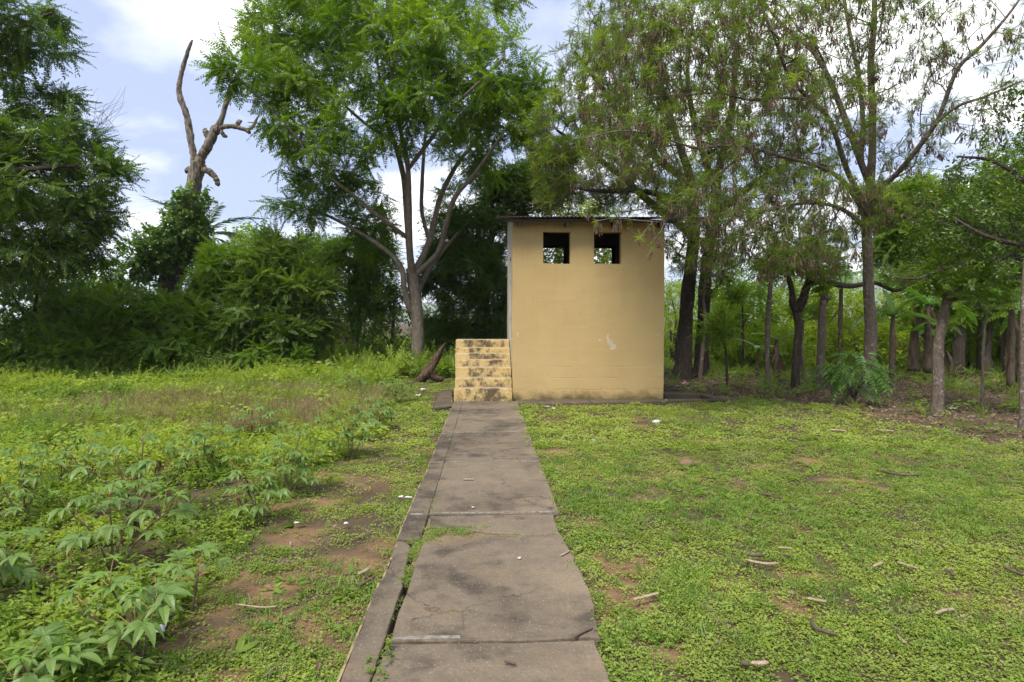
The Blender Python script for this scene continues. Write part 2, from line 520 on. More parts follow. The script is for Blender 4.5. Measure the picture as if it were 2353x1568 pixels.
def wall_mat(name, base, grey=0.0, peel=False):
    m, N = new_mat(name)
    p0 = pos(N)
    s = N.n('ShaderNodeSeparateXYZ', ins={0: p0})
    n_big = N.noise(p0, 0.75, 4, 0.55)
    n_mid = N.noise(p0, 4.0, 5, 0.6)
    n_fine = N.noise(p0, 28.0, 5, 0.65)
    hs = N.n('ShaderNodeVectorMath', operation='MULTIPLY', ins={0: p0, 1: (0.6, 1.0, 5.0)})
    n_h = N.noise(hs.outputs[0], 1.6, 5, 0.6)
    col = N.mix(N.maprange(n_big, 0.35, 0.65), base, tuple(c * k for c, k in zip(base, (0.90, 0.87, 0.82))))
    col = N.mix(N.maprange(n_h, 0.55, 0.75, 0, 0.30), col, tuple(c * k for c, k in zip(base, (1.10, 1.13, 1.2))))
    col = N.mix(N.maprange(n_mid, 0.52, 0.8, 0, 0.4), col, tuple(c * k for c, k in zip(base, (0.88, 0.80, 0.70))))
    # block courses showing through the plaster low down
    wz = N.math('ADD', s.outputs['Z'], N.math('MULTIPLY', n_mid, 0.085))
    crs = N.math('ABSOLUTE', N.math('SUBTRACT', N.math('FRACT', N.math('DIVIDE', wz, 0.225)), 0.5))
    row = N.math('FLOOR', N.math('DIVIDE', wz, 0.225))
    xo = N.math('ADD', N.math('DIVIDE', N.math('ADD', s.outputs['X'], s.outputs['Y']), 0.44), N.math('MULTIPLY', row, 0.5))
    vj = N.math('ABSOLUTE', N.math('SUBTRACT', N.math('FRACT', xo), 0.5))
    low = N.math('MULTIPLY', N.maprange(s.outputs['Z'], 0.95, 0.40), N.maprange(N.noise(p0, 2.3, 3, 0.6), 0.42, 0.60, 0.05, 1.0))
    groove = N.math('MAXIMUM', N.maprange(crs, 0.455, 0.5), N.math('MULTIPLY', N.maprange(vj, 0.478, 0.5), 0.6))
    groove = N.math('MULTIPLY', groove, low)
    col = N.mix(N.math('MULTIPLY', groove, 0.28), col, tuple(c * 0.55 for c in base))
    # mildew and dirt at the foot
    n_st = N.noise(p0, 5.5, 6, 0.7)
    foot = N.math('ADD', N.maprange(s.outputs['Z'], 0.42, 0.0, 0.0, 0.40), N.math('MULTIPLY', N.math('ADD', N.math('MULTIPLY', n_st, 0.55), N.math('MULTIPLY', N.noise(p0, 1.7, 3, 0.6), 0.45)), 0.66))
    col = N.mix(N.maprange(foot, 0.56, 0.76, 0.0, 0.9), col, (0.075, 0.060, 0.022))
    # rain streaks below the eaves and the sills
    st = N.n('ShaderNodeVectorMath', operation='MULTIPLY', ins={0: p0, 1: (7.0, 7.0, 0.35)})
    n_s = N.noise(st.outputs[0], 2.0, 5, 0.6)
    ez = N.math('MAXIMUM', N.maprange(s.outputs['Z'], 2.3, 3.45, 0.0, 0.8), N.maprange(s.outputs['Z'], 1.3, 2.6, 0.0, 0.35))
    col = N.mix(N.math('MULTIPLY', N.maprange(n_s, 0.50, 0.72), N.math('MULTIPLY', ez, 0.42)), col, tuple(c * k for c, k in zip(base, (0.50, 0.47, 0.42))))
    spots = N.noise(p0, 17.0, 3, 0.6)
    col = N.mix(N.math('MULTIPLY', N.maprange(spots, 0.70, 0.76), N.maprange(n_big, 0.42, 0.6)), col, (0.16, 0.10, 0.04))
    hgt = N.math('SUBTRACT', N.math('ADD', N.math('MULTIPLY', n_fine, 0.35), N.math('MULTIPLY', n_h, 0.45)), N.math('MULTIPLY', groove, 0.9))
    if peel:
        pz = N.n('ShaderNodeVectorMath', operation='ADD', ins={0: p0})
        wob = N.n('ShaderNodeVectorMath', operation='SCALE', ins={0: N.noise(p0, 9.0, 4, 0.6, 'Color')})
        wob.inputs[3].default_value = 0.22
        N.set(pz.inputs[1], wob.outputs[0])
        pm = None
        for (cx, cz, rx, rz, rot) in PEELS:
            sub = N.n('ShaderNodeVectorMath', operation='SUBTRACT', ins={0: pz.outputs[0], 1: (cx + 0.11, 0, cz + 0.11)})
            ro = N.n('ShaderNodeVectorRotate', rotation_type='Y_AXIS', ins={0: sub.outputs[0]})
            ro.inputs['Angle'].default_value = rot
            mu = N.n('ShaderNodeVectorMath', operation='MULTIPLY', ins={0: ro.outputs[0], 1: (1 / rx, 0, 1 / rz)})
            ln = N.n('ShaderNodeVectorMath', operation='LENGTH', ins={0: mu.outputs[0]})
            k = N.maprange(ln.outputs['Value'], 1.06, 0.94)
            pm = k if pm is None else N.math('MAXIMUM', pm, k)
        pc = N.mix(N.maprange(N.noise(p0, 22, 4, 0.6), 0.4, 0.62), (0.50, 0.40, 0.24), (0.35, 0.31, 0.25))
        col = N.mix(pm, col, pc)
        hgt = N.math('SUBTRACT', hgt, N.math('MULTIPLY', pm, 0.8))
    finish(N, col, 0.75, hgt, 0.45, 0.012, 0.3)
    return m


OCHRE = (0.43, 0.315, 0.142)
_pk = [((1401, 786), 0.055, 0.105, 0.55), ((1409, 797), 0.055, 0.05, 0.3), ((1396, 770), 0.022, 0.045, 0.0), ((1192, 768), 0.022, 0.05, 0.2),
       ((1404, 738), 0.014, 0.02, 0.0), ((1380, 780), 0.018, 0.035, 0.2), ((1512, 768), 0.016, 0.05, -0.2)]
PEELS = []
for (q, rx, rz, ro) in _pk:
    w = P(*q, 12.1)
    PEELS.append((w.x, w.z, rx, rz, ro))
M['wall'] = wall_mat('ochre_plaster', OCHRE, peel=True)
M['wall_side'] = wall_mat('grey_side_plaster', (0.46, 0.42, 0.34))  # left side wall gets a greyer base than the ochre walls
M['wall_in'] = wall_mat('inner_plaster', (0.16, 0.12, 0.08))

m_, N_ = new_mat('step_paint')
p0 = pos(N_)
ns = N_.n('ShaderNodeVectorMath', operation='MULTIPLY', ins={0: p0, 1: (1.3, 7.0, 0.9)})
na = N_.noise(ns.outputs[0], 3.6, 9, 0.75, dist=0.25)
sx = N_.n('ShaderNodeSeparateXYZ', ins={0: p0})
ctr = N_.maprange(N_.math('ABSOLUTE', N_.math('ADD', sx.outputs['X'], 0.05)), 0.30, 0.60, 0.04, -0.10)
nlow = N_.noise(p0, 1.7, 2, 0.5)
nb = N_.noise(p0, 11, 5, 0.7)
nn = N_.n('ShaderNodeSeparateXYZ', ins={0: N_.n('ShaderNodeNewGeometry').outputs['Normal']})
col = N_.mix(N_.maprange(nb, 0.35, 0.7), (0.50, 0.365, 0.15), (0.41, 0.29, 0.125))
dirt = N_.math('ADD', N_.math('ADD', na, N_.math('MULTIPLY', N_.math('SUBTRACT', nb, 0.5), 0.30)), N_.math('ADD', ctr, N_.math('MULTIPLY', N_.math('SUBTRACT', nlow, 0.5), 0.35)))
col = N_.mix(N_.maprange(dirt, 0.465, 0.61, 0, 0.92), col, (0.060, 0.043, 0.028))
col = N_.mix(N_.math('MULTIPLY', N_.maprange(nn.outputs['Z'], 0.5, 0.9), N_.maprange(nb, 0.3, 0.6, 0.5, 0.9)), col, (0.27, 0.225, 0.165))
finish(N_, col, 0.85, N_.math('ADD', na, N_.math('MULTIPLY', nb, 0.6)), 0.6, 0.012)
M['step'] = m_

m_, N_ = new_mat('corrugated_iron')
p0 = pos(N_)
na = N_.noise(p0, 3.0, 6, 0.65)
finish(N_, N_.mix(N_.maprange(na, 0.4, 0.62), (0.15, 0.13, 0.115), (0.13, 0.062, 0.035)), 0.55, na, 0.2, 0.004)
M['iron'] = m_
m_, N_ = new_mat('weathered_timber_shaded')
ns = N_.n('ShaderNodeVectorMath', operation='MULTIPLY', ins={0: pos(N_), 1: (2.0, 2.0, 20.0)})
na = N_.noise(ns.outputs[0], 3.0, 5, 0.6)
finish(N_, N_.mix(na, (0.025, 0.019, 0.014), (0.06, 0.045, 0.033)), 0.9, na, 0.4, 0.004)  # old timber, tone darkened to paint in the shade under the eave
M['timber'] = m_
m_, N_ = new_mat('blue_grey_door')
na = N_.noise(pos(N_), 6.0, 5, 0.6)
finish(N_, N_.mix(na, (0.20, 0.22, 0.24), (0.30, 0.31, 0.32)), 0.6, na, 0.2, 0.004)
M['door'] = m_
for nm, c, rr in (('white_plastic', (0.55, 0.55, 0.56), 0.4), ('pink_plastic', (0.75, 0.28, 0.42), 0.45), ('pale_paper', (0.42, 0.41, 0.38), 0.8),
                  ('wire_steel', (0.07, 0.055, 0.045), 0.6), ('blue_plastic', (0.25, 0.33, 0.55), 0.4)):
    m_, N_ = new_mat(nm)
    na = N_.noise(pos(N_), 40.0, 4, 0.6)
    finish(N_, N_.mix(N_.maprange(na, 0.5, 0.75), c, tuple(x * 0.7 for x in c)), rr)
    M[nm] = m_
m_, N_ = new_mat('laterite_stone')
na = N_.noise(pos(N_), 25.0, 5, 0.7)
finish(N_, N_.mix(na, (0.12, 0.072, 0.045), (0.22, 0.14, 0.088)), 0.9, na, 0.8, 0.01)
M['stone'] = m_
m_, N_ = new_mat('pale_stick')
na = N_.noise(pos(N_), 35.0, 4, 0.7)
finish(N_, N_.mix(N_.maprange(na, 0.35, 0.65), (0.36, 0.28, 0.19), (0.22, 0.155, 0.10)), 0.85, na, 0.5, 0.004)
M['palestick'] = m_
m_, N_ = new_mat('dark_stick')
na = N_.noise(pos(N_), 35.0, 4, 0.7)
finish(N_, N_.mix(na, (0.045, 0.032, 0.024), (0.13, 0.095, 0.07)), 0.85, na, 0.5, 0.004)
M['darkstick'] = m_

# ------------------------------------------------------------------ ground
BX0, BX1 = 0.485, 3.445          # building
BY0, BY1 = 12.1, 15.3
PATH_L, PATH_R, CRACK = -0.625, 0.565, -0.462
PIT = (3.62, 4.42, 12.15, 12.75)   # open drain pit beside the building
BARE = []                         # bare soil patches (x, y, rx, ry)
for (px, py, w, h) in [(1420, 1285, 75, 30), (1440, 1350, 60, 30), (1390, 1400, 45, 25), (1270, 1036, 40, 8), (1755, 1062, 40, 8), (1690, 1098, 50, 10),
                       (1860, 1052, 30, 7), (1940, 1092, 70, 8), (1572, 1082, 40, 10), (2010, 1118, 50, 10), (1980, 1012, 50, 6), (1570, 1045, 45, 8),
                       (480, 1345, 95, 45), (500, 1465, 110, 18), (690, 1212, 60, 15), (660, 1240, 50, 12), (735, 1150, 45, 10), (640, 1150, 45, 10), (840, 1020, 40, 8),
                       (760, 1085, 60, 8), (800, 1290, 90, 30), (640, 1330, 60, 30), (870, 1240, 40, 15), (700, 1420, 110, 25), (560, 1540, 120, 25),
                       (1560, 1500, 70, 25), (1700, 1345, 60, 20), (1900, 1320, 80, 20), (2240, 1370, 90, 25), (1850, 1385, 60, 15), (1640, 1012, 50, 7)]:
    g = G(px, py)
    gx = G(px + w, py); gy = G(px, py - h)
    BARE.append((g.x, g.y, abs(gx.x - g.x), max(0.08, abs(gy.y - g.y))))


def bare(x, y):
    x = np.asarray(x, float); y = np.asarray(y, float)
    b = np.zeros_like(x)
    wx = x + 0.25 * (fbm(x * 2.2, y * 2.2, 31) - 0.5); wy = y + 0.45 * (fbm(x * 2.2, y * 2.2, 37) - 0.5)
    for (cx, cy, rx, ry) in BARE:
        if cx < PATH_L:
            rx, ry = rx * 1.3, ry * 1.3
        else:
            rx, ry = rx * 1.1, ry * 1.15
        d = np.sqrt(((wx - cx) / (rx * 1.0)) ** 2 + ((wy - cy) / (ry * 1.0)) ** 2)
        b = np.maximum(b, np.clip((1.25 - d) / 0.7, 0, 1))
    b = np.maximum(b, np.clip((fbm(x * 1.3, y * 1.3, 5) - 0.66) / 0.08, 0, 1) * 0.6 * (x > -1.6))
    b = b * np.clip(0.35 + 1.6 * (fbm(x * 6, y * 6, 53) - 0.3), 0.25, 1)
    return b


def litter_zone(x, y):
    """1 under the wood on the right (brown leaf litter), 0 on the lawn"""
    x = np.asarray(x, float); y = np.asarray(y, float)
    e = np.interp(y, [6.0, 7.2, 9.0, 10.8, 11.8, 12.6, 13.2, 14.0], [7.2, 6.0, 6.0, 6.1, 5.6, 5.0, 4.2, 3.2])
    return np.clip((x - e + 1.5 * (fbm(x * 0.8, y * 0.8, 71) - 0.5)) / 0.8 + 0.3, 0, 1) * (x > 3.0) * (y > 5.5)


def gz(x, y):
    x = np.asarray(x, float); y = np.asarray(y, float)
    z = -0.075 + 0.05 * (fbm(x * 0.8, y * 0.8, 3) - 0.5) + 0.018 * (fbm(x * 5, y * 5, 9, 3) - 0.5)
    z = z + 0.12 * np.clip((-x - 1.8) / 2, 0, 1) * (fbm(x * 0.9, y * 0.9, 13) - 0.3) * np.clip((40 - y) / 10, 0, 1)
    z = np.where((np.abs(x + 0.03) < 0.64) & (y < 12), np.minimum(z, -0.06), z)
    rt_ = np.clip((x - PATH_R + 0.06) / 0.08, 0, 1) * np.clip((1.5 - x) / 0.9, 0, 1) * (y < 11.3)
    z = z * (1 - rt_) + rt_ * (-0.022 + 0.3 * (z + 0.075))
    inb = (x > BX0 - 1.15) & (x < BX1 + 0.05) & (y > 11.8) & (y < BY1 + 0.1)
    z = np.where(inb, -0.10, z)
    ap = (x > 0.5) & (x < 4.9) & (y > 11.35) & (y < 13.6)
    z = np.where(ap, np.minimum(z, -0.09), z)
    pit = (x > PIT[0] - 0.04) & (x < PIT[1] + 0.04) & (y > PIT[2] - 0.04) & (y < PIT[3] + 0.04)
    z = np.where(pit, -0.55, z)
    return z


def axis(lo, hi, step, far_lo, far_hi):
    a = np.arange(lo, hi + 1e-6, step)
    s = step; l = [lo]; h = [hi]
    while l[-1] > far_lo:
        s *= 1.35; l.append(l[-1] - s)
    s = step
    while h[-1] < far_hi:
        s *= 1.35; h.append(h[-1] + s)
    l[-1] = far_lo; h[-1] = far_hi
    return np.concatenate([np.array(l[1:])[::-1], a, np.array(h[1:])])


gx = axis(-7.0, 9.0, 0.08, -2500, 2500)
gy = axis(1.2, 14.4, 0.08, -400, 3500)
XX, YY = np.meshgrid(gx, gy)
ZZ = gz(XX, YY)
V = np.stack([XX.ravel(), YY.ravel(), ZZ.ravel()], -1)
nx, ny = len(gx), len(gy)
i = np.arange(ny - 1)[:, None] * nx + np.arange(nx - 1)[None, :]
F = np.stack([i, i + 1, i + nx + 1, i + nx], -1).reshape(-1, 4)

m_, N_ = new_mat('ground_soil')
p0 = pos(N_)
at = N_.n('ShaderNodeAttribute', attribute_type='GEOMETRY', attribute_name='bare')
n1 = N_.noise(p0, 2.2, 6, 0.65); n2 = N_.noise(p0, 26, 6, 0.7); n3 = N_.noise(p0, 130, 3, 0.7)
soil = N_.mix(N_.maprange(n1, 0.35, 0.65), (0.075, 0.052, 0.032), (0.115, 0.080, 0.048))
soil = N_.mix(N_.maprange(n2, 0.46, 0.62, 0, 0.7), soil, (0.070, 0.068, 0.028))
red = N_.mix(N_.maprange(n2, 0.35, 0.7), (0.20, 0.115, 0.060), (0.30, 0.185, 0.100))
col = N_.mix(at.outputs['Fac'], soil, red)
col = N_.mix(N_.maprange(n3, 0.5, 0.75, 0, 0.5), col, (0.07, 0.05, 0.035))
finish(N_, col, 0.95, N_.math('ADD', n2, N_.math('MULTIPLY', n3, 0.5)), 0.8, 0.02, 0.15)
me = mesh('ground', V, [F], m_)
a_ = me.attributes.new('bare', 'FLOAT', 'POINT')
a_.data.foreach_set('value', (bare(XX, YY) * (YY < 14.5)).ravel().astype(np.float32))
kind(link('ground', me), 'structure')


# hills far away
def hill(name, px0, px1, Y, tops, mat, seed):
    xs = np.linspace(px0, px1, 70)
    pts = []
    for j, px in enumerate(xs):
        b = P(px, 745, Y)
        h = np.interp(px, [t[0] for t in tops], [t[1] for t in tops])
        zt = P(px, h, Y).z * (1 + 0.0) + Y * 0.006 * (fbm(px * 0.02, 1.0, seed) - 0.5) + Y * 0.004 * (fbm(px * 0.3, 2.0, seed + 3) - 0.5)
        pts.append((b.x, zt))
    rows = 14
    V = []
    for r in range(rows):
        t = r / (rows - 1)
        for (x, zt) in pts:
            y = Y + (t - 0.5) * Y * 0.55
            z = max(-2.0, zt * math.sin(math.pi * t) ** 0.8) + (Y * 0.004 * (fbm(x * 0.05, y * 0.05, seed + 7) - 0.5))
            V.append((x * (y / Y), y, float(z)))
    n = len(pts)
    i = np.arange(rows - 1)[:, None] * n + np.arange(n - 1)[None, :]
    F = np.stack([i, i + 1, i + n + 1, i + n], -1).reshape(-1, 4)
    return kind(link(name, mesh(name, V, [F], mat)), 'structure')


m_, N_ = new_mat('hill_forest')
n1 = N_.noise(pos(N_), 0.05, 5, 0.7); n2 = N_.noise(pos(N_), 0.007, 3, 0.5)
col = N_.mix(N_.maprange(n1, 0.35, 0.65), (0.045, 0.085, 0.022), (0.10, 0.155, 0.045))
col = N_.mix(N_.maprange(n2, 0.5, 0.6), col, (0.15, 0.19, 0.07))
finish(N_, col, 0.95, n1, 1.0, 2.0, 0.1)
hill('hill', -300, 1500, 1800, [(-300, 735), (300, 730), (900, 712), (990, 696), (1040, 706), (1150, 725), (1500, 730)], m_, 3)
hill('hill', 1300, 3200, 1500, [(1300, 730), (1550, 650), (1700, 690), (1850, 640), (1980, 632), (2200, 650), (2500, 690), (3200, 720)], m_, 9)


# ------------------------------------------------------------------ the building
def wall_grid(xs, zs, holes, t, step=0.12):
    """wall in local (u, z) with thickness t along w; holes = list of (u0,u1,z0,z1). Returns V (u,w,z), F"""
    def lines(a, b, marks):
        s = sorted(set([a, b] + marks)); out = []
        for p, q in zip(s[:-1], s[1:]):
            k = max(1, int(round((q - p) / step)))
            out += [p + (q - p) * i / k for i in range(k)]
        return np.array(out + [b])
    U = lines(xs[0], xs[1], [h[0] for h in holes] + [h[1] for h in holes])
    Z = lines(zs[0], zs[1], [h[2] for h in holes] + [h[3] for h in holes])
    nu, nz = len(U), len(Z)
    solid = np.ones((nz - 1, nu - 1), bool)
    for h in holes:
        uc = (U[:-1] + U[1:]) / 2; zc = (Z[:-1] + Z[1:]) / 2
        solid[np.ix_((zc > h[2]) & (zc < h[3]), (uc > h[0]) & (uc < h[1]))] = False
    UU, ZZ2 = np.meshgrid(U, Z)
    wob = 0.034 * (fbm(UU * 1.3, ZZ2 * 1.3, 41, 5) - 0.5)
    front = np.stack([UU + wob, np.zeros_like(UU) + 0.012 * (fbm(UU * 2.2, ZZ2 * 2.2, 43) - 0.5), ZZ2 + wob], -1).reshape(-1, 3)
    back = np.stack([UU + wob, np.full_like(UU, t), ZZ2 + wob], -1).reshape(-1, 3)
    n = nu * nz
    fs = []
    for r in range(nz - 1):
        for c in range(nu - 1):
            if not solid[r, c]:
                continue
            a = r * nu + c
            q = (a, a + 1, a + nu + 1, a + nu)
            fs.append(q); fs.append(tuple(n + k for k in q[::-1]))
            for dr, dc, e in ((-1, 0, (a, a + 1)), (1, 0, (a + nu + 1, a + nu)), (0, -1, (a + nu, a)), (0, 1, (a + 1, a + nu + 1))):
                rr, cc = r + dr, c + dc
                if rr < 0 or cc < 0 or rr >= nz - 1 or cc >= nu - 1 or not solid[rr, cc]:
                    fs.append((e[1], e[0], n + e[0], n + e[1]))
    return np.vstack([front, back]), [np.array(fs)]


WT = 0.16
WALL_Z = P(1350, 509, BY0).z
w1 = (P(1248, 560, BY0).x, P(1311, 560, BY0).x); w2 = (P(1365, 560, BY0).x, P(1428, 560, BY0).x)
wz = (P(1280, 606, BY0).z, P(1280, 533, BY0).z)
house = thing('outhouse', 'small tall ochre plastered building with two open square windows and an iron roof', 'building', (1.96, 12.1, 0))
V, F = wall_grid((BX0, BX1), (-0.12, WALL_Z), [(*w1, *wz), (*w2, *wz)], WT)
V[:, 1] += BY0
fw = link('front_wall', mesh('front_wall', V, F, M['wall'], False), house)
YI = BY1 - WT
r1 = (P(1236, 567, YI).x, P(1299, 567, YI).x); r2 = (P(1356, 567, YI).x, P(1410, 567, YI).x)
rz = (2.70, P(1280, 567, YI).z)
V, F = wall_grid((BX0, BX1), (-0.12, WALL_Z + 0.42), [(*r1, *rz), (*r2, *rz)], WT)
V[:, 1] = BY1 - V[:, 1]
link('back_wall', mesh('back_wall', V, [f[:, ::-1] for f in F], M['wall_in'], False), house)
LAND_Z = 1.123
SL = 0.150


def side_top(V):
    return V[:, 2] + np.clip((V[:, 2] - 2.9) / (WALL_Z - 2.9), 0, 1) * SL * (V[:, 0] - BY0)


V, F = wall_grid((BY0 + WT + 0.002, BY1 - WT - 0.002), (-0.12, WALL_Z), [(BY0 + 0.75, BY0 + 1.60, LAND_Z, 2.85)], WT)
V = np.stack([BX0 + V[:, 1], V[:, 0], side_top(V)], -1)
link('side_wall', mesh('side_wall', V, [f[:, ::-1] for f in F], M['wall_side'], False), house)['label'] = 'grey plastered side wall above the steps'
V, F = wall_grid((BY0 + WT + 0.002, BY1 - WT - 0.002), (-0.12, WALL_Z), [], WT)
V = np.stack([BX1 - V[:, 1], V[:, 0], side_top(V)], -1)
link('side_wall', mesh('side_wall', V, F, M['wall'], False), house)
MB().box((P(1335, 560, 13.7).x, (BY0 + BY1) / 2, 1.75), (0.1, BY1 - BY0 - 0.4, 3.3)).build('partition', M['wall_in'], house, False)
d = MB()
d.box((BX0 + 0.05, BY0 + 1.175, LAND_Z + 0.86), (0.05, 0.838, 1.715))
dr = d.build('door', M['door'], house, False)
for k in range(2):
    MB().box((BX0 + 0.02, BY0 + 1.175, LAND_Z + 0.45 + k * 0.8), (0.012, 0.8, 0.09)).build('door_rail', M['door'], dr, False)
# timber frames in the rear openings
for w in (r1, r2):
    b = MB()
    u0, u1 = w[0], w[1] + 0.02
    z0, z1 = rz[0], rz[1] + 0.02
    b.box((u1 - 0.035, BY1 - 0.2, (z0 + z1) / 2), (0.07, 0.07, z1 - z0))
    b.box(((u0 + u1) / 2 - 0.036, BY1 - 0.2, z1 - 0.03), (u1 - u0 - 0.075, 0.068, 0.06))
    b.build('window_frame', M['timber'], house, False)
# roof timbers and corrugated sheets
RZ = P(1340, 499, BY0 - 0.38).z
RX0, RX1 = P(1143, 497, BY0 - 0.38).x, BX1 + 0.17
RY0, RY1 = BY0 - 0.38, BY1 + 0.3


def roof_z(y):
    return RZ + (y - RY0) * SL


MB().box(((RX0 + RX1) / 2 + 0.05, RY0 + 0.10, roof_z(RY0) - 0.055), (RX1 - RX0 - 0.12, 0.05, 0.06)).build('purlin', M['timber'], house, False)
MB().box(((RX0 + RX1) / 2 + 0.05, BY0 + 0.9, roof_z(BY0 + 0.9) - 0.055), (RX1 - RX0 - 0.12, 0.05, 0.06)).build('purlin', M['timber'], house, False)
MB().box(((RX0 + RX1) / 2 + 0.05, BY0 + 2.3, roof_z(BY0 + 2.3) - 0.055), (RX1 - RX0 - 0.12, 0.05, 0.06)).build('purlin', M['timber'], house, False)
for k in range(4):
    x = BX0 + 0.12 + k * (BX1 - BX0 - 0.24) / 3
    y0, y1 = RY0 + 0.06, RY1 - 0.06
    mz = roof_z((y0 + y1) / 2)
    Mx = rotm(math.atan(SL), 0, 0)
    MB().box((x, (y0 + y1) / 2, mz - 0.137), (0.055, y1 - y0, 0.098), Mx).build('rafter', M['timber'], house, False)
ns_ = 4
sw = (RX1 - RX0) / ns_
for k in range(ns_):
    xs = np.linspace(0, sw + 0.06, 74)
    ys = np.linspace(RY0 + random.uniform(-0.03, 0.02), RY1, 5)
    VV = []
    for t in (0.0, 0.003):
        for y in ys:
            for x in xs:
                VV.append((RX0 + k * sw + x, y, roof_z(y) + 0.010 * math.sin((x + k * sw) / 0.076 * 2 * math.pi) + t + 0.005 * (k % 2) + 0.01 * (fbm(x * 2 + k * 9, y, 4) - 0.5)))
    n = len(xs); m = n * len(ys)
    i = np.arange(len(ys) - 1)[:, None] * n + np.arange(n - 1)[None, :]
    f = np.stack([i, i + 1, i + n + 1, i + n], -1).reshape(-1, 4)
    j = np.arange(n - 1)
    e = np.stack([j, j + 1, m + j + 1, m + j], -1)[:, ::-1]
    r_ = np.arange(len(ys) - 1) * n
    e2 = np.stack([r_, r_ + n, m + r_ + n, m + r_], -1)
    link('roof_sheet', mesh('roof_sheet', VV, [f[:, ::-1], f + m, e, e2], M['iron'], True), house)

# ------------------------------------------------------------------ steps
def slab(poly, z0, z1, bev=0.012, jit=0.0, dome=0.0):
    """solid slab with eased top edge; poly counter-clockwise (n,2)"""
    poly = np.asarray(poly, float); n = len(poly)
    c = poly.mean(0)
    nxt = np.roll(poly, -1, 0) - poly; prv = poly - np.roll(poly, 1, 0)
    tn = nxt / (np.linalg.norm(nxt, axis=1)[:, None] + 1e-9) + prv / (np.linalg.norm(prv, axis=1)[:, None] + 1e-9)
    tn /= np.linalg.norm(tn, axis=1)[:, None] + 1e-9
    inn = np.stack([-tn[:, 1], tn[:, 0]], -1)
    jz = lambda: jit * (rng.random(n) - 0.5)
    rings = [np.c_[poly, np.full(n, z0)], np.c_[poly, z1 - bev + jz()], np.c_[poly + inn * bev * 0.35, z1 - bev * 0.3 + jz() * 0.5], np.c_[poly + inn * bev * 1.1, np.full(n, z1)]]
    V = np.vstack(rings)
    j = np.arange(n); j2 = (j + 1) % n
    F = [np.stack([k * n + j, k * n + j2, (k + 1) * n + j2, (k + 1) * n + j], -1) for k in range(3)]
    F.append(np.arange(3 * n, 4 * n))
    return V, F


def rough_poly(pts, step=0.08, amp=0.012, seed=0, keep=None):
    """resample a polygon with wobbling edges"""
    pts = np.asarray(pts, float); out = []
    for a, b in zip(pts, np.roll(pts, -1, 0)):
        L = np.linalg.norm(b - a); k = max(1, int(L / step))
        nrm = np.array([-(b - a)[1], (b - a)[0]]) / (L + 1e-9)
        for i in range(k):
            p = a + (b - a) * i / k
            o = amp * (2 * fbm(p[0] * 3.1 + seed * 7.7, p[1] * 3.1, seed, 4) - 1) if i else 0.0
            out.append(p + nrm * o)
    return np.array(out)


stairs = thing('staircase', 'seven worn yellow concrete steps climbing beside the building', 'steps', (-0.1, 11.9, 0))
tops = [0.239, 0.418, 0.607, 0.740, 0.857, 0.963, LAND_Z]
fy = [11.86 + 0.25 * k for k in range(7)]
for k, (h, y) in enumerate(zip(tops, fy)):
    z0 = -0.1 if k == 0 else tops[k - 1] - 0.03
    yb = BY0 + 1.75
    xl = -0.632 - 0.006 * k + 0.012 * math.sin(k)
    xr = BX0 - 0.006 - (0.012 if k > 0 else -0.0)
    if k == 0:
        xr = BX0 - 0.02
    poly = rough_poly([(xl, y), (xr, y), (xr, yb), (xl, yb)], 0.05, 0.024, 50 + k)
    V, F = slab(poly, z0, h, 0.022, 0.020)
    link('step', mesh('step', V, F, M['step'], False), stairs)

# ------------------------------------------------------------------ path
path = bpy.data.objects.new('path', None)
COL.objects.link(path)
path['kind'] = 'structure'
joints = [-1.2, 0.9, 2.905, 4.38, 4.86, 6.65, 8.46, 10.03, 11.83]
for k, (a, b) in enumerate(zip(joints[:-1], joints[1:])):
    g = 0.005
    a2, b2 = a + g, b - g
    xl = CRACK + (0.006 if a < 4.8 else 0.001)
    amp = 0.010 if a < 4.8 else 0.004
    pl = [(xl, a2), (PATH_R, a2), (PATH_R, b2), (xl, b2)]
    if k == 2:      # the near slab whose far corner has broken away
        pl = [(xl - 0.01, a2), (PATH_R - 0.03, a2), (PATH_R - 0.0, a2 + 0.35), (PATH_R - 0.01, b2 - 0.45), (PATH_R - 0.04, b2 - 0.02), (0.12, b2 - 0.015), (-0.02, b2 - 0.03), (-0.20, b2 - 0.22), (xl + 0.02, b2 - 0.12)]
        amp = 0.02
    if k == 3:
        pl = [(xl + 0.03, a2 + 0.20), (-0.16, a2 + 0.12), (0.0, a2 + 0.06), (0.2, a2 + 0.012), (PATH_R - 0.05, a2 + 0.01), (PATH_R - 0.05, b2), (xl, b2)]
        amp = 0.02
    if k == 1:
        pl = [(xl - 0.02, a2), (PATH_R - 0.05, a2), (PATH_R - 0.06, b2), (xl - 0.02, b2)]
        amp = 0.02
    zt = [0.0, -0.004, 0.002, -0.008, 0.0, -0.003, 0.002, 0.0][k]
    V, F = slab(rough_poly(pl, 0.05, amp, 20 + k), -0.14, zt, 0.007, 0.005)
    link('slab', mesh('slab', V, F, M['path'], False), path)
# the bedding seen where the slab corner is gone
V, F = slab(rough_poly([(CRACK - 0.02, 3.9), (0.45, 3.9), (0.5, 4.85), (CRACK - 0.02, 4.85)], 0.1, 0.01, 77), -0.16, -0.024, 0.01, 0.01)
m2_ = concrete_mat('bedding_concrete', (0.21, 0.155, 0.095), 0.35, 0.7)
link('bedding', mesh('bedding', V, F, m2_, False), path)
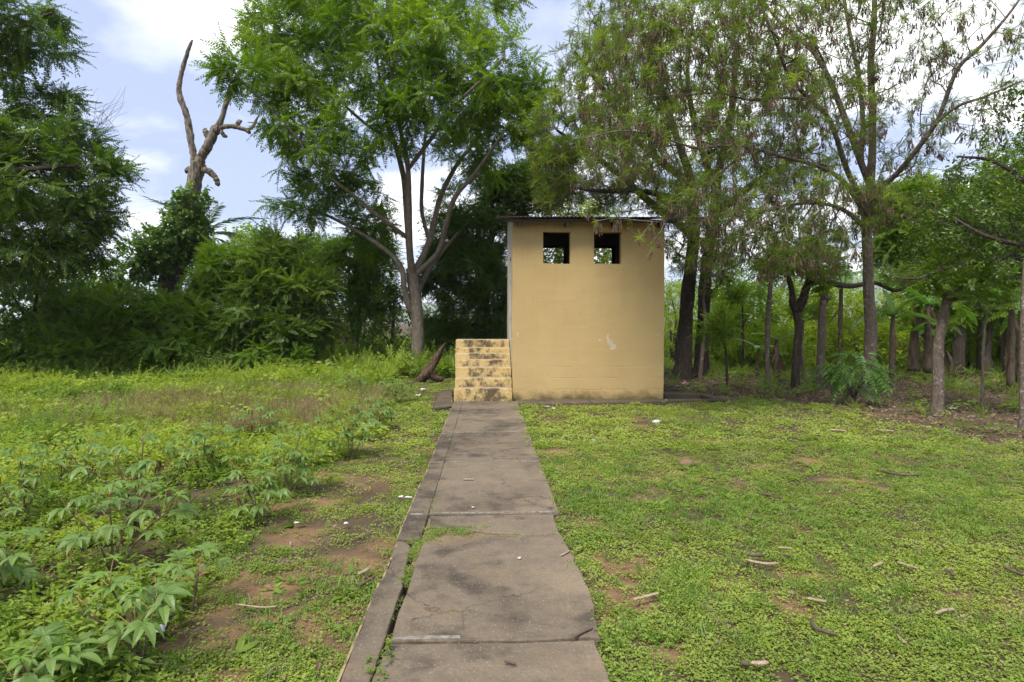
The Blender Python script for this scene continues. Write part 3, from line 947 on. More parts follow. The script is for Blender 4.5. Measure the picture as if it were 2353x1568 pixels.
# kerb strip along the left edge
cuts = [-1.2, 1.4, 3.62, 4.30, 5.9, 7.6, 9.6, 11.83]
for k, (a, b) in enumerate(zip(cuts[:-1], cuts[1:])):
    g = 0.004
    wr = CRACK - (0.022 if a < 4.3 else 0.001)
    amp = 0.018 if a < 4.3 else 0.003
    dx = 0.012 if k in (2, 4) else 0.0
    pl = [(PATH_L + dx, a + g), (wr, a + g), (wr, b - g), (PATH_L + dx, b - g)]
    if k == 2:
        pl = [(PATH_L + dx, a + g), (wr - 0.02, a + g), (wr - 0.04, b - 0.10), (PATH_L + dx + 0.06, b - 0.03), (PATH_L + dx, b - g)]
    V, F = slab(rough_poly(pl, 0.05, amp, 60 + k), -0.14, [0.0, 0.003, -0.008, 0.002, 0.001, 0.001, 0.001][k], 0.008, 0.005)
    kb = link('kerb_strip', mesh('kerb_strip', V, F, M['path'], False), path)
    # painted edge face
    e = MB().box((PATH_L + dx - 0.005, (a + b) / 2, -0.066), (0.012, b - a - 0.02, 0.110)).build('edge_face', M['edge'], kb, False)
# white mortar remains at the joints
for (x0, x1, y, w) in [(-0.45, -0.13, 2.925, 0.026), (-0.60, -0.50, 4.85, 0.02), (-0.44, 0.53, 4.868, 0.022), (-0.60, -0.47, 6.66, 0.02), (0.33, 0.56, 6.66, 0.03), (-0.42, -0.28, 6.66, 0.02),
                       (-0.30, 0.56, 8.47, 0.02), (-0.55, 0.55, 10.04, 0.022)]:
    V, F = slab(rough_poly([(x0, y), (x1, y), (x1, y + w), (x0, y + w)], 0.03, 0.008, int(x0 * 100) + 300), -0.01, 0.0065, 0.003, 0.002)
    link('mortar_strip', mesh('mortar_strip', V, F, M['mortar'], False), path)

# ------------------------------------------------------------------ apron, drain and slab by the steps
apron = bpy.data.objects.new('apron', None)
COL.objects.link(apron)
apron['kind'] = 'structure'


def gp(px, py, z=-0.0):
    g = G(px, py, z)
    return (g.x, g.y)


V, F = slab(rough_poly([(0.585, 11.42), (1.95, 11.62), (1.95, BY0 - 0.004), (0.52, BY0 - 0.004)], 0.07, 0.025, 81), -0.18, -0.005, 0.015, 0.01)
link('kerb_slab', mesh('kerb_slab', V, F, M['apron'], False), apron)
V, F = slab(rough_poly([(1.96, 11.625), (3.55, 11.86), (3.55, BY0 - 0.004), (1.96, BY0 - 0.004)], 0.07, 0.02, 82), -0.18, -0.01, 0.015, 0.01)
link('kerb_slab', mesh('kerb_slab', V, F, M['apron'], False), apron)
for q, s in (([(3.46, 11.88), (4.80, 12.02), (4.55, 12.17), (3.46, 12.13)], 83), ([(4.44, 12.18), (4.80, 12.04), (4.62, 12.85), (4.44, 12.85)], 84),
             ([(3.46, 12.77), (4.60, 12.87), (4.30, 13.3), (3.46, 13.25)], 85)):
    V, F = slab(rough_poly(q, 0.08, 0.02, s), -0.22, -0.012 + 0.006 * (s - 83), 0.015, 0.012)
    link('drain_slab', mesh('drain_slab', V, F, M['apron'], False), apron)
V, F = slab(rough_poly([gp(992, 938), gp(1040, 931), gp(1040, 893), gp(1014, 895)], 0.07, 0.03, 87), -0.2, -0.01, 0.015, 0.012)
tag(link('concrete_slab', mesh('concrete_slab', V, F, M['apron'], False)), 'mossy old concrete slab lying in the grass beside the foot of the steps', 'slab')


# ================================================================== foliage protos
def leaflet(L, Wd, fold=0.18, droop=0.12):
    V = np.array([[0, 0, 0], [-Wd / 2, 0.42 * L, fold * Wd], [0, L, -droop * L], [Wd / 2, 0.42 * L, fold * Wd]])
    return V, np.array([[0, 2, 1], [0, 3, 2]])


def leaf6(L, Wd, fold=0.15, droop=0.2):
    y = np.array([0, 0.25, 0.6, 1.0]) * L
    z = -droop * L * np.array([0, 0.05, 0.35, 1.0])
    V = [[0, y[0], z[0]], [-Wd * 0.42, y[1], z[1] + fold * Wd], [Wd * 0.42, y[1], z[1] + fold * Wd], [0, y[1] + 0.02 * L, z[1]],
         [-Wd * 0.40, y[2], z[2] + fold * Wd], [Wd * 0.40, y[2], z[2] + fold * Wd], [0, y[2], z[2]], [0, y[3], z[3]]]
    T = np.array([[0, 3, 1], [0, 2, 3], [1, 3, 6], [1, 6, 4], [3, 2, 5], [3, 5, 6], [4, 6, 7], [6, 5, 7]])
    return np.array(V, float), T


class Geo:
    def __init__(self):
        self.V = []; self.F = []; self.n = 0

    def add(self, V, F, Mx=None, t=(0, 0, 0), s=1.0):
        V = np.asarray(V, float) * s
        if Mx is not None:
            V = V @ np.asarray(Mx).T
        self.V.append(V + np.asarray(t)); self.F.append(np.asarray(F) + self.n); self.n += len(V)
        return self

    def get(self):
        return np.concatenate(self.V), np.concatenate(self.F)


def frond(L, pairs, lL, lW, droop=0.35, ang=62, taper=0.55, rs=None, terminal=True, rachis=0.0):
    """pinnate leaf along +Y, sagging in -Z"""
    rs = rs or random
    g = Geo()
    ts = np.linspace(0.12, 0.97, pairs)
    pts = lambda t: np.array([0, L * t * (1 - 0.12 * droop * t), -droop * L * t * t * 0.6])
    for t in ts:
        sl = math.atan2(-droop * 1.2 * t, 1.0)
        k = (1 - taper * abs(t - 0.45) * 1.2)
        V, F = leaflet(lL * k, lW * k, 0.2, 0.15)
        for s in (-1, 1):
            Mx = rotm(sl + rs.uniform(-0.15, 0.15), s * rs.uniform(0.0, 0.35), 0) @ rotm(0, 0, -s * R(ang + rs.uniform(-8, 8)))
            g.add(V, F, Mx, pts(t))
    if terminal:
        V, F = leaflet(lL, lW)
        g.add(V, F, rotm(-droop * 0.8, 0, 0), pts(1.0))
    if rachis:
        q = [pts(t) for t in np.linspace(0, 1, 5)]
        V = []
        for p in q:
            V += [p + np.array([-rachis, 0, 0]), p + np.array([rachis, 0, 0])]
        F = []
        for i in range(4):
            F += [[2 * i, 2 * i + 1, 2 * i + 3], [2 * i, 2 * i + 3, 2 * i + 2]]
        g.add(np.array(V), np.array(F))
    return g.get()


def sprig_pinnate(n, L, pairs, lL, lW, droop, seed, spread=1.0, ang=62, rachis=0.004):
    """a shoot along +Y with n pinnate leaves"""
    rs = random.Random(seed)
    g = Geo()
    for i in range(n):
        t = i / max(1, n - 1)
        az = i * 2.4 + rs.uniform(-0.4, 0.4)
        el = R(75 - 45 * t) * spread
        Lk = L * rs.uniform(0.75, 1.1)
        V, F = frond(Lk, pairs, lL, lW, droop * rs.uniform(0.6, 1.5), ang, rs=rs, rachis=rachis)
        # leaf leaves the shoot at angle el around it, then is rolled flat
        d = np.array([math.sin(el) * math.cos(az), math.cos(el), math.sin(el) * math.sin(az) * 0.75 + 0.1])
        Mx = frame_from(d[None], np.array([[0, 0.15, 1.0]]))[0]
        g.add(V, F, Mx, (0, 0.25 * L * t, 0))
    return g.get()


def sprig_simple(n, L, Wd, length, seed, big=False, droop=0.25):
    rs = random.Random(seed)
    g = Geo()
    for i in range(n):
        t = (i + 0.5) / n
        az = i * 2.4 + rs.uniform(-0.5, 0.5)
        el = R(rs.uniform(35, 85))
        d = np.array([math.sin(el) * math.cos(az), math.cos(el) * 0.8, math.sin(el) * math.sin(az) * 0.6 + rs.uniform(-0.3, 0.2)])
        Mx = frame_from(d[None], np.array([[rs.uniform(-0.5, 0.5), 0.1, 1.0]]))[0]
        k = rs.uniform(0.65, 1.15)
        V, F = leaf6(L * k, Wd * k, 0.12, droop) if big else leaflet(L * k, Wd * k, 0.15, droop)
        p = np.array([0, length * t, 0]) + d * L * 0.25
        g.add(V, F, Mx, p)
    return g.get()


def proto(name, VF, mat):
    me = mesh(name, VF[0], [VF[1]], mat, False)
    return bpy.data.objects.new(name, me)


_GN = {}


def gn_tree(protos):
    key = tuple(p.name for p in protos)
    if key in _GN:
        return _GN[key]
    t = bpy.data.node_groups.new('scatter', 'GeometryNodeTree')
    t.interface.new_socket('Geometry', in_out='INPUT', socket_type='NodeSocketGeometry')
    t.interface.new_socket('Geometry', in_out='OUTPUT', socket_type='NodeSocketGeometry')
    N = t.nodes; Lk = t.links
    gi = N.new('NodeGroupInput'); go = N.new('NodeGroupOutput')
    m2p = N.new('GeometryNodeMeshToPoints')
    Lk.new(gi.outputs[0], m2p.inputs['Mesh'])
    join = N.new('GeometryNodeJoinGeometry')
    for p in reversed(protos):
        oi = N.new('GeometryNodeObjectInfo'); oi.inputs['Object'].default_value = p
        g2i = N.new('GeometryNodeGeometryToInstance')
        Lk.new(oi.outputs['Geometry'], g2i.inputs[0]); Lk.new(g2i.outputs[0], join.inputs[0])
    iop = N.new('GeometryNodeInstanceOnPoints')
    Lk.new(m2p.outputs[0], iop.inputs['Points']); Lk.new(join.outputs[0], iop.inputs['Instance'])
    iop.inputs['Pick Instance'].default_value = True

    def attr(nm, ty):
        a = N.new('GeometryNodeInputNamedAttribute'); a.data_type = ty
        a.inputs['Name'].default_value = nm
        return a.outputs['Attribute']
    Lk.new(attr('pick', 'INT'), iop.inputs['Instance Index'])
    e2r = N.new('FunctionNodeEulerToRotation')
    Lk.new(attr('rot', 'FLOAT_VECTOR'), e2r.inputs[0])
    Lk.new(e2r.outputs[0], iop.inputs['Rotation'])
    Lk.new(attr('scl', 'FLOAT'), iop.inputs['Scale'])
    Lk.new(iop.outputs[0], go.inputs[0])
    _GN[key] = t
    return t


def scatter(name, pts, eul, scl, protos, parent=None, tint=None, pick=None):
    pts = np.asarray(pts, np.float32); n = len(pts)
    me = bpy.data.meshes.new(name)
    me.vertices.add(n); me.vertices.foreach_set('co', pts.ravel())
    for nm, ty, val, key in (('rot', 'FLOAT_VECTOR', eul, 'vector'), ('scl', 'FLOAT', scl, 'value'),
                             ('pick', 'INT', rng.integers(0, len(protos), n) if pick is None else pick, 'value'),
                             ('tint', 'FLOAT', np.zeros(n) if tint is None else tint, 'value')):
        a = me.attributes.new(nm, ty, 'POINT')
        a.data.foreach_set(key, np.ascontiguousarray(val, np.int32 if ty == 'INT' else np.float32).ravel())
    o = link(name, me, parent)
    md = o.modifiers.new('scatter', 'NODES')
    md.node_group = gn_tree(protos)
    o['kind'] = 'stuff'
    return o


# ================================================================== trees
def blob_points(blobs, n, shell=0.5):
    """blobs: (px, py, rx, ry, Y, depth radius); returns points, spread over their volume"""
    w = np.array([b[2] * b[3] * (b[4] ** 2) for b in blobs], float)
    w = np.array([(b[6] if len(b) > 6 else 1.0) for b in blobs]) * w ** 0.8
    cnt = np.maximum(1, (w / w.sum() * n)).astype(int)
    out = []
    for b, c in zip(blobs, cnt):
        d = rng.normal(size=(c, 3)); d /= np.linalg.norm(d, axis=1)[:, None]
        r = rng.random(c) ** (1 / (3 + 3 * shell))
        d = d * r[:, None]
        ce = np.array(P(b[0], b[1], b[4]))
        k = b[4] / FPX
        out.append(ce + d * np.array([b[2] * k, b[5], b[3] * k]))
    return np.concatenate(out)


def grow(pos_, par_, targets, step=0.4, sag=0.1, wig=0.12, up=0.12, pen=0.3):
    """join every target to the skeleton with a bent twig; returns pos, parent, tip index"""
    tg = np.asarray(targets)
    d0 = np.array([np.min(np.linalg.norm(pos_ - t, axis=1)) for t in tg])
    order = np.argsort(d0)
    cap = len(pos_) + len(tg) * 12
    Pp = np.zeros((cap, 3)); Pr = np.full(cap, -1, int); Dp = np.zeros(cap)
    n = len(pos_)
    Pp[:n] = pos_; Pr[:n] = par_
    for i in range(n):
        if par_[i] >= 0:
            Dp[i] = Dp[par_[i]] + np.linalg.norm(Pp[i] - Pp[par_[i]])
    base = Dp[:n].max() * 0.15
    tips = []
    for k in order:
        t = tg[k]
        dd = np.linalg.norm(Pp[:n] - t, axis=1)
        c = dd + pen * Dp[:n] * (dd > 0)
        # avoid leaving low on the trunk
        c = c + 0.8 * np.maximum(0, base - Dp[:n])
        j = int(np.argmin(c)); L = dd[j]
        m = max(1, min(10, int(math.ceil(L / step))))
        a = Pp[j]
        ctrl = (a + t) / 2 + np.array([0, 0, up * L]) + rng.normal(size=3) * wig * L
        last = j
        for q in range(1, m + 1):
            s = q / m
            p = a * (1 - s) ** 2 + ctrl * 2 * s * (1 - s) + t * s * s
            if q < m:
                p = p + rng.normal(size=3) * 0.02 * L
            Pp[n] = p; Pr[n] = last; Dp[n] = Dp[last] + np.linalg.norm(p - Pp[last]); last = n; n += 1
            if n >= cap - 1:
                break
        tips.append(last)
        if n >= cap - 12:
            break
    return Pp[:n], Pr[:n], np.array(tips)


def skeleton(limbs, seg=5):
    """limbs: list of (list of world pts, radii, smooth seg).  returns node arrays + smooth paths"""
    pos_ = []; par_ = []; paths = []
    for (pts, rad) in limbs:
        p, r = smooth_path(pts, rad, seg)
        start = -1
        if pos_:
            dd = np.linalg.norm(np.array(pos_) - p[0], axis=1)
            start = int(np.argmin(dd))
        last = start
        for q in p:
            pos_.append(q); par_.append(last); last = len(pos_) - 1
        paths.append((p, r))
    return np.array(pos_), np.array(par_), paths


def twig_mesh(Pp, Pr, n0, rt=0.004, ex=0.42, rmax=0.06, sides=3):
    n = len(Pp)
    cnt = np.zeros(n)
    haschild = np.zeros(n, bool)
    for i in range(n):
        if Pr[i] >= 0:
            haschild[Pr[i]] = True
    cnt[~haschild] = 1
    for i in range(n - 1, n0 - 1, -1):
        if Pr[i] >= 0:
            cnt[Pr[i]] += cnt[i]
    r = np.minimum(rt * np.maximum(cnt, 1) ** ex, rmax)
    idx = np.arange(n0, n)
    a = Pp[Pr[idx]]; b = Pp[idx]
    ra = np.where(Pr[idx] >= n0, r[Pr[idx]], r[idx] * 1.3); rb = r[idx]
    d = b - a; L = np.linalg.norm(d, axis=1)
    ok = L > 1e-4
    a, b, ra, rb, d = a[ok], b[ok], ra[ok], rb[ok], d[ok]
    Mx = frame_from(d, np.tile([0.13, 0.21, 0.97], (len(d), 1)))
    ang = np.arange(sides) / sides * 2 * np.pi
    ring = np.stack([np.cos(ang), np.zeros(sides), np.sin(ang)], -1)
    o = np.einsum('nij,kj->nki', Mx, ring)
    VA = a[:, None] + o * ra[:, None, None]; VB = b[:, None] + o * rb[:, None, None]
    V = np.concatenate([VA, VB], 1).reshape(-1, 3)
    m = len(a)
    base = np.arange(m)[:, None] * (2 * sides); j = np.arange(sides)[None]; j2 = (j + 1) % sides
    F = np.stack([base + j, base + j2, base + sides + j2, base + sides + j], -1).reshape(-1, 4)
    return V, [F], r


def tint_speck(amt=0.9, thr=0.86):
    return lambda p: np.where(rng.random(len(p)) > thr, amt * rng.random(len(p)), rng.random(len(p)) * 0.15)


def leaf_sites(Pp, Pr, n0, tips, r, rthr, per_tip=1, along=0.5):
    """positions and directions for shoots"""
    n = len(Pp)
    idx = np.arange(n0, n)
    thin = idx[r[idx] <= rthr]
    sel = thin[rng.random(len(thin)) < along]
    s = np.concatenate([np.repeat(tips, per_tip), sel])
    d = Pp[s] - Pp[Pr[s]]
    return Pp[s], d / (np.linalg.norm(d, axis=1)[:, None] + 1e-9)


def make_tree(root, limbs, blobs, n_targets, protos, twig_mat, bark, trunk_sides=12, n_trunk=1, scale=(0.8, 1.2), along=0.5, per_tip=1,
              droop=0.0, jitter=0.6, shell=0.5, rt=0.004, step=0.45, rough=0.12, up=0.12, tint_fn=None, pen=0.3, rthr=2.2, limb_name='limb', hue=0.0, wig=0.12, flat=1.0, extra=None):
    pos_, par_, paths = skeleton(limbs)
    for k, (p, r) in enumerate(paths):
        nm = 'trunk' if k < n_trunk else limb_name
        MB().tube(p, r, trunk_sides if k < n_trunk else 8, rough, k * 3 + 1).build(nm, bark, root)
    tg = blob_points(blobs, n_targets, shell)
    if extra is not None:
        tg = np.vstack([tg, extra])
    Pp, Pr, tips = grow(pos_, par_, tg, step=step, up=up, pen=pen, wig=wig)
    V, F, r = twig_mesh(Pp, Pr, len(pos_), rt)
    kind(link('twigs', mesh('twigs', V, F, twig_mat, True), root), 'stuff')
    pts, d = leaf_sites(Pp, Pr, len(pos_), tips, r, rt * rthr, per_tip, along)
    n = len(pts)
    dd = d + rng.normal(size=(n, 3)) * jitter
    dd[:, 2] = dd[:, 2] * flat - droop
    Mx = frame_from(dd, np.tile([0, 0, 1.0], (n, 1)) + rng.normal(size=(n, 3)) * 0.25)
    s = rng.uniform(scale[0], scale[1], n)
    tint = tint_fn(pts) if tint_fn else np.clip(rng.normal(0.05, 0.15, n), 0, 1)
    scatter('crown', pts, to_euler(Mx), s, protos, root, tint)
    return Pp, Pr, tips, pts


def limb(*pr, Y):
    """limb((px,py,rpx[,dY]), ...) -> world points and radii"""
    pts = []; rad = []
    for q in pr:
        y = Y + (q[3] if len(q) > 3 else 0.0)
        pts.append(np.array(P(q[0], q[1], y)))
        rad.append(q[2] * y / FPX)
    return pts, rad


# ---- shoot prototypes
PR = {}
PR['mid'] = [proto('shoot', sprig_pinnate(7, 0.42, 8, 0.085, 0.042, 0.6, 100 + i, 1.0), M['leaf_mid']) for i in range(4)]
PR['dark'] = [proto('shoot', sprig_pinnate(7, 0.36, 8, 0.070, 0.036, 0.5, 120 + i, 1.0), M['leaf_dark']) for i in range(4)]
PR['shrub'] = [proto('shoot', sprig_pinnate(6, 0.40, 7, 0.090, 0.046, 0.55, 140 + i, 1.0), M['leaf_shrub']) for i in range(4)]
PR['fine'] = [proto('shoot', sprig_pinnate(9, 0.19, 6, 0.038, 0.017, 0.4, 160 + i, 1.1, 56, 0.0025), M['leaf_fine']) for i in range(4)]
PR['feather'] = [proto('shoot', sprig_pinnate(8, 0.34, 8, 0.064, 0.030, 0.6, 170 + i, 1.0, 58), M['leaf_dark']) for i in range(4)]
PR['citrus'] = [proto('shoot', sprig_simple(14, 0.085, 0.042, 0.30, 180 + i), M['leaf_citrus']) for i in range(4)]
PR['vine'] = [proto('shoot', sprig_simple(9, 0.14, 0.115, 0.25, 200 + i, True, 0.45), M['leaf_vine']) for i in range(4)]
PR['round'] = [proto('shoot', sprig_simple(10, 0.10, 0.07, 0.3, 220 + i, True, 0.3), M['leaf_shrub']) for i in range(4)]
PR['gloss'] = [proto('shoot', sprig_simple(12, 0.085, 0.045, 0.3, 226 + i, True, 0.3), M['leaf_gloss']) for i in range(4)]


def pod_geo(seed):
    """a cluster of hanging beaded pods along -Z"""
    rs = random.Random(seed)
    g = Geo()
    for k in range(rs.randint(3, 6)):
        L = rs.uniform(0.055, 0.105); bx, by = rs.uniform(-0.05, 0.05), rs.uniform(-0.05, 0.05)
        cur = rs.uniform(-0.4, 0.4); z0 = -rs.uniform(0.02, 0.10)
        npt = 9
        pts = []; rad = []
        for i in range(npt):
            t = i / (npt - 1)
            pts.append((bx + cur * L * t * t, by + 0.3 * cur * L * t, z0 - L * t))
            rad.append(0.0035 + 0.0105 * (0.55 + 0.45 * math.cos(i * math.pi)) * (1 if 0 < i < npt - 1 else 0.2))
        V, F = tube(pts, rad, 4, cap=False)
        f = F[0]
        g.add(V, np.vstack([f[:, [0, 1, 2]], f[:, [0, 2, 3]]]))
        V, F = tube([(0, 0, 0), (bx, by, z0)], [0.002, 0.002], 3, cap=False)
        f = F[0]
        g.add(V, np.vstack([f[:, [0, 1, 2]], f[:, [0, 2, 3]]]))
    return g.get()


PR['pods'] = [proto('pod_cluster', pod_geo(240 + i), M['pod']) for i in range(4)]


# ---------------------------------------------------- central tree
YC = 19.3
t = thing('feathery_tree', 'tall pale barked tree with spreading limbs and bright feathery leaves behind the steps', 'tree', tuple(P(957, 860, YC)))
L_ = [limb((957, 872, 15.0), (958, 830, 14.7), (960, 760, 14.7), (956, 700, 13.8), (949, 650, 12.9), (946, 618, 13.8), Y=YC),
      limb((946, 630, 8.8), (938, 540, 7.6), (933, 470, 7.2), (926, 400, 6.4, -0.3), (905, 325, 5.2, -0.8), (880, 240, 4.0, -1.2), (868, 150, 2.8, -1.4), (850, 50, 2.0, -1.6), Y=YC),
      limb((950, 640, 8.0), (942, 570, 7.2, -0.4), (940, 470, 6.8, -0.9), (937, 385, 6.0, -1.3), (920, 300, 4.8, -1.7), (900, 200, 3.6, -2.0), (915, 80, 2.4, -2.2), Y=YC),
      limb((952, 625, 8.0), (972, 588, 7.6), (988, 548, 7.2, 0.2), (1000, 500, 6.4, 0.5), (1015, 445, 6.0, 0.8), (1052, 375, 5.2, 1.2), (1095, 318, 3.6, 1.6), (1130, 230, 2.4, 1.9), Y=YC),
      limb((954, 632, 7.2), (990, 600, 6.4, -0.3), (1012, 570, 6.4, -0.6), (1024, 520, 6.0, -1.0), (1045, 455, 5.6, -1.4), (1090, 400, 4.4, -1.8), (1140, 330, 3.2, -2.2), (1180, 270, 2.1, -2.5), Y=YC),
      limb((938, 548, 5.6), (900, 520, 5.2, -0.4), (860, 490, 4.8, -0.8), (800, 440, 4.0, -1.3), (730, 385, 3.2, -1.8), (660, 290, 2.4, -2.2), (560, 190, 1.6, -2.5), Y=YC),
      limb((945, 720, 8), (930, 670, 7, -0.2), (922, 615, 6.5, -0.3), (880, 570, 5, -0.2), (800, 520, 4, 0.0), (720, 480, 2.6, 0.2), Y=YC),
      limb((988, 560, 4.8, 0.2), (970, 490, 4.8, 0.9), (970, 420, 4.4, 1.3), (976, 330, 3.6, 1.6), (985, 240, 2.6, 1.9), (1000, 120, 1.8, 2.0), Y=YC),
      limb((937, 390, 4.8, -1.3), (990, 320, 4.4, -1.9), (1040, 250, 3.6, -2.4), (1110, 180, 2.6, -2.7), (1160, 130, 1.8, -3.0), Y=YC),
      limb((905, 325, 4.0, -0.8), (840, 285, 3.6, -0.4), (760, 210, 2.9, 0.0), (690, 130, 2.2, 0.2), (620, 40, 1.6, 0.2), Y=YC),
      limb((950, 700, 7), (975, 640, 6, 0.6), (1000, 600, 5, 1.0), (1045, 545, 3.6, 1.5), (1090, 500, 2.5, 2.0), Y=YC)]
B_ = [(1140, 185, 105, 95, YC - 2.4, 1.4), (1010, 110, 150, 90, YC - 2, 1.8), (860, 80, 160, 95, YC - 1.5, 2.0), (700, 110, 130, 95, YC, 1.8), (600, 190, 85, 55, YC - 2, 1.0),
      (530, 165, 25, 35, YC - 2.5, 0.6), (690, 260, 90, 75, YC - 1.5, 1.6), (735, 370, 95, 75, YC - 1, 1.6), (860, 300, 110, 80, YC - 1.5, 1.8), (1000, 270, 110, 60, YC - 2, 1.6),
      (1170, 270, 85, 65, YC - 1.5, 1.4), (1105, 390, 50, 35, YC, 1.0), (700, 460, 75, 45, YC, 1.2), (830, 455, 75, 60, YC + 0.6, 1.2), (890, -60, 330, 90, YC - 1, 2.6),
      (860, 545, 60, 45, YC + 1, 1.0), (1015, 470, 60, 40, YC + 2.0, 0.8, 0.4), (1060, 330, 60, 50, YC + 0.5, 1.2), (930, 190, 120, 80, YC - 2.2, 1.4), (640, 50, 80, 70, YC, 1.2),
      (1210, 240, 40, 70, YC - 2, 0.8)]


def tint_top(pts, lo=4.5, hi=11.5, amt=0.75):  # yellower leaves higher up paint the top light into the crown
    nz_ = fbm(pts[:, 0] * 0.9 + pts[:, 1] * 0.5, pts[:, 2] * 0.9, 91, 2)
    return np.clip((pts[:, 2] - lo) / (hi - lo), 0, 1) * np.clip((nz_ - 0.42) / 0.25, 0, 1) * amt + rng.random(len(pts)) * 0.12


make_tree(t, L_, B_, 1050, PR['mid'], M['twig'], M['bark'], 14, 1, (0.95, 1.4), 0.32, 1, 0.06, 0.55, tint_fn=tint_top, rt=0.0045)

# ---------------------------------------------------- dark tree between the central tree and the building
YD = 22.5
t = thing('dark_tree', 'dense tree with shade painted into its leaves close behind the top of the steps', 'tree', tuple(P(1115, 830, YD)))
L_ = [limb((1112, 850, 20), (1114, 780, 17), (1110, 700, 15), (1105, 640, 14), Y=YD), limb((1105, 645, 10), (1125, 560, 8), (1160, 480, 6), (1210, 430, 4), Y=YD),
      limb((1106, 650, 10), (1085, 590, 7), (1050, 560, 5), (1030, 545, 3), Y=YD), limb((1108, 660, 8, 0), (1100, 560, 7, -0.8), (1095, 480, 5, -1.2), Y=YD)]
B_ = [(1110, 530, 80, 65, YD, 1.8), (1085, 620, 70, 55, YD - 0.6, 1.4), (1180, 450, 75, 50, YD, 1.5), (1130, 680, 60, 60, YD - 0.4, 1.2), (1060, 700, 40, 35, YD - 0.5, 0.9, 0.6), (1150, 420, 40, 30, YD, 1.2), (1250, 420, 60, 70, YD + 1, 1.6), (1035, 775, 45, 45, YD - 0.4, 0.8), (1135, 760, 45, 50, YD - 0.4, 0.9), (1080, 790, 50, 40, YD - 0.6, 0.8), (1005, 640, 38, 50, YD + 0.6, 0.9), (1025, 560, 42, 45, YD + 0.4, 0.9), (1000, 740, 30, 30, YD + 1.0, 0.8, 0.6)]
make_tree(t, L_, B_, 900, PR['dark'], M['twig_dark'], M['bark_dark'], 12, 1, (1.0, 1.5), 0.7, 1, 0.10, 0.5)  # dark leaf tone carries the shadowed look of this tree

# ---------------------------------------------------- dead tree with vine
def jag(p, r):
    """knots and kinks of dead wood"""
    n = len(p)
    k = fbm(np.arange(n) * 0.45 + p[0][0] * 7, np.zeros(n) + 3.3, 15, 3)
    p = p + (rng.random((n, 3)) - 0.5) * r[:, None] * 0.18
    return p, r * (0.86 + 0.30 * k)



YT = 21.0
t = thing('dead_tree', 'bare dead tree with forked broken limbs standing against the sky', 'tree', tuple(P(375, 870, YT)))
p_, r_ = limb((370, 880, 33), (378, 800, 29), (384, 720, 27), (392, 665, 25), (405, 600, 24), (424, 520, 21), (440, 450, 18), (448, 405, 16), (455, 375, 14), Y=YT)
MB().tube(*smooth_path(p_, r_, 14), 22, 0.50, 3).build('trunk', M['bark_dead'], t)
for lb in (limb((452, 392, 9.1), (444, 352, 7.6), (437, 310, 6.8), (430, 272, 6.5), (419, 240, 6.1), (412, 215, 6.1), (413, 190, 5.3), (420, 155, 4.9), (430, 122, 3.8), (438, 100, 3.0), (442, 92, 1.5), Y=YT),
           limb((454, 390, 10.6), (465, 358, 9.9), (478, 335, 9.9), (492, 305, 9.1), (500, 292, 8.4), Y=YT),
           limb((496, 298, 6.8), (508, 278, 5.7), (516, 250, 5.7), (526, 222, 5.3), (536, 195, 4.9), (547, 172, 4.6), (553, 160, 3.8), Y=YT),
           limb((492, 300, 5.3), (510, 293, 4.6), (530, 290, 4.6), (550, 294, 4.6), (568, 299, 3.8), (580, 292, 3.4), (588, 278, 3.0), (593, 268, 1.5), Y=YT),
           limb((543, 292, 5), (548, 284, 5), (553, 277, 3.5), Y=YT), limb((560, 297, 4), (572, 303, 4), (573, 308, 2), Y=YT), limb((508, 300, 4), (515, 312, 4), (520, 314, 3), Y=YT),
           limb((480, 320, 6), (474, 306, 6), (470, 296, 4), Y=YT), limb((458, 392, 7), (474, 391, 6.5), (486, 398, 6.5), (496, 410, 6), (500, 422, 6), (500, 427, 3), Y=YT),
           limb((446, 392, 6), (436, 388, 6), (430, 393, 5), (427, 398, 2), Y=YT)):
    MB().tube(*jag(*smooth_path(*lb, 9)), 12, 0.42, 7).build('limb', M['bark_dead'], t)
t = thing('climbing_vine', 'leafy green creeper wrapped round the trunk of the dead tree', 'vine', tuple(P(375, 870, YT - 0.3)))
L_ = [limb((372, 870, 3), (392, 700, 3), (408, 600, 3), (424, 520, 2.5), (440, 450, 2), (448, 420, 1.5), Y=YT - 0.5), limb((400, 630, 2.5), (360, 600, 2.5), (310, 610, 2), (250, 635, 1.5), Y=YT - 0.5)]
B_ = [(440, 455, 32, 26, YT - 0.3, 0.6), (430, 490, 42, 35, YT - 0.3, 0.7), (420, 530, 50, 35, YT - 0.3, 0.9), (385, 565, 72, 45, YT - 0.4, 1.1), (395, 598, 52, 26, YT - 0.3, 0.8), (330, 590, 50, 40, YT - 0.4, 0.9, 0.7),
      (285, 620, 50, 28, YT - 0.4, 0.7, 0.6), (230, 645, 45, 18, YT - 0.4, 0.6, 0.5), (455, 560, 20, 60, YT - 0.4, 0.4), (350, 650, 45, 28, YT - 0.4, 0.7, 0.4)]
make_tree(t, L_, B_, 800, PR['vine'], M['twig_dark'], M['twig_dark'], 6, 2, (0.7, 1.15), 0.25, 1, 0.55, 0.6, shell=1.5, rt=0.003, limb_name='stem')

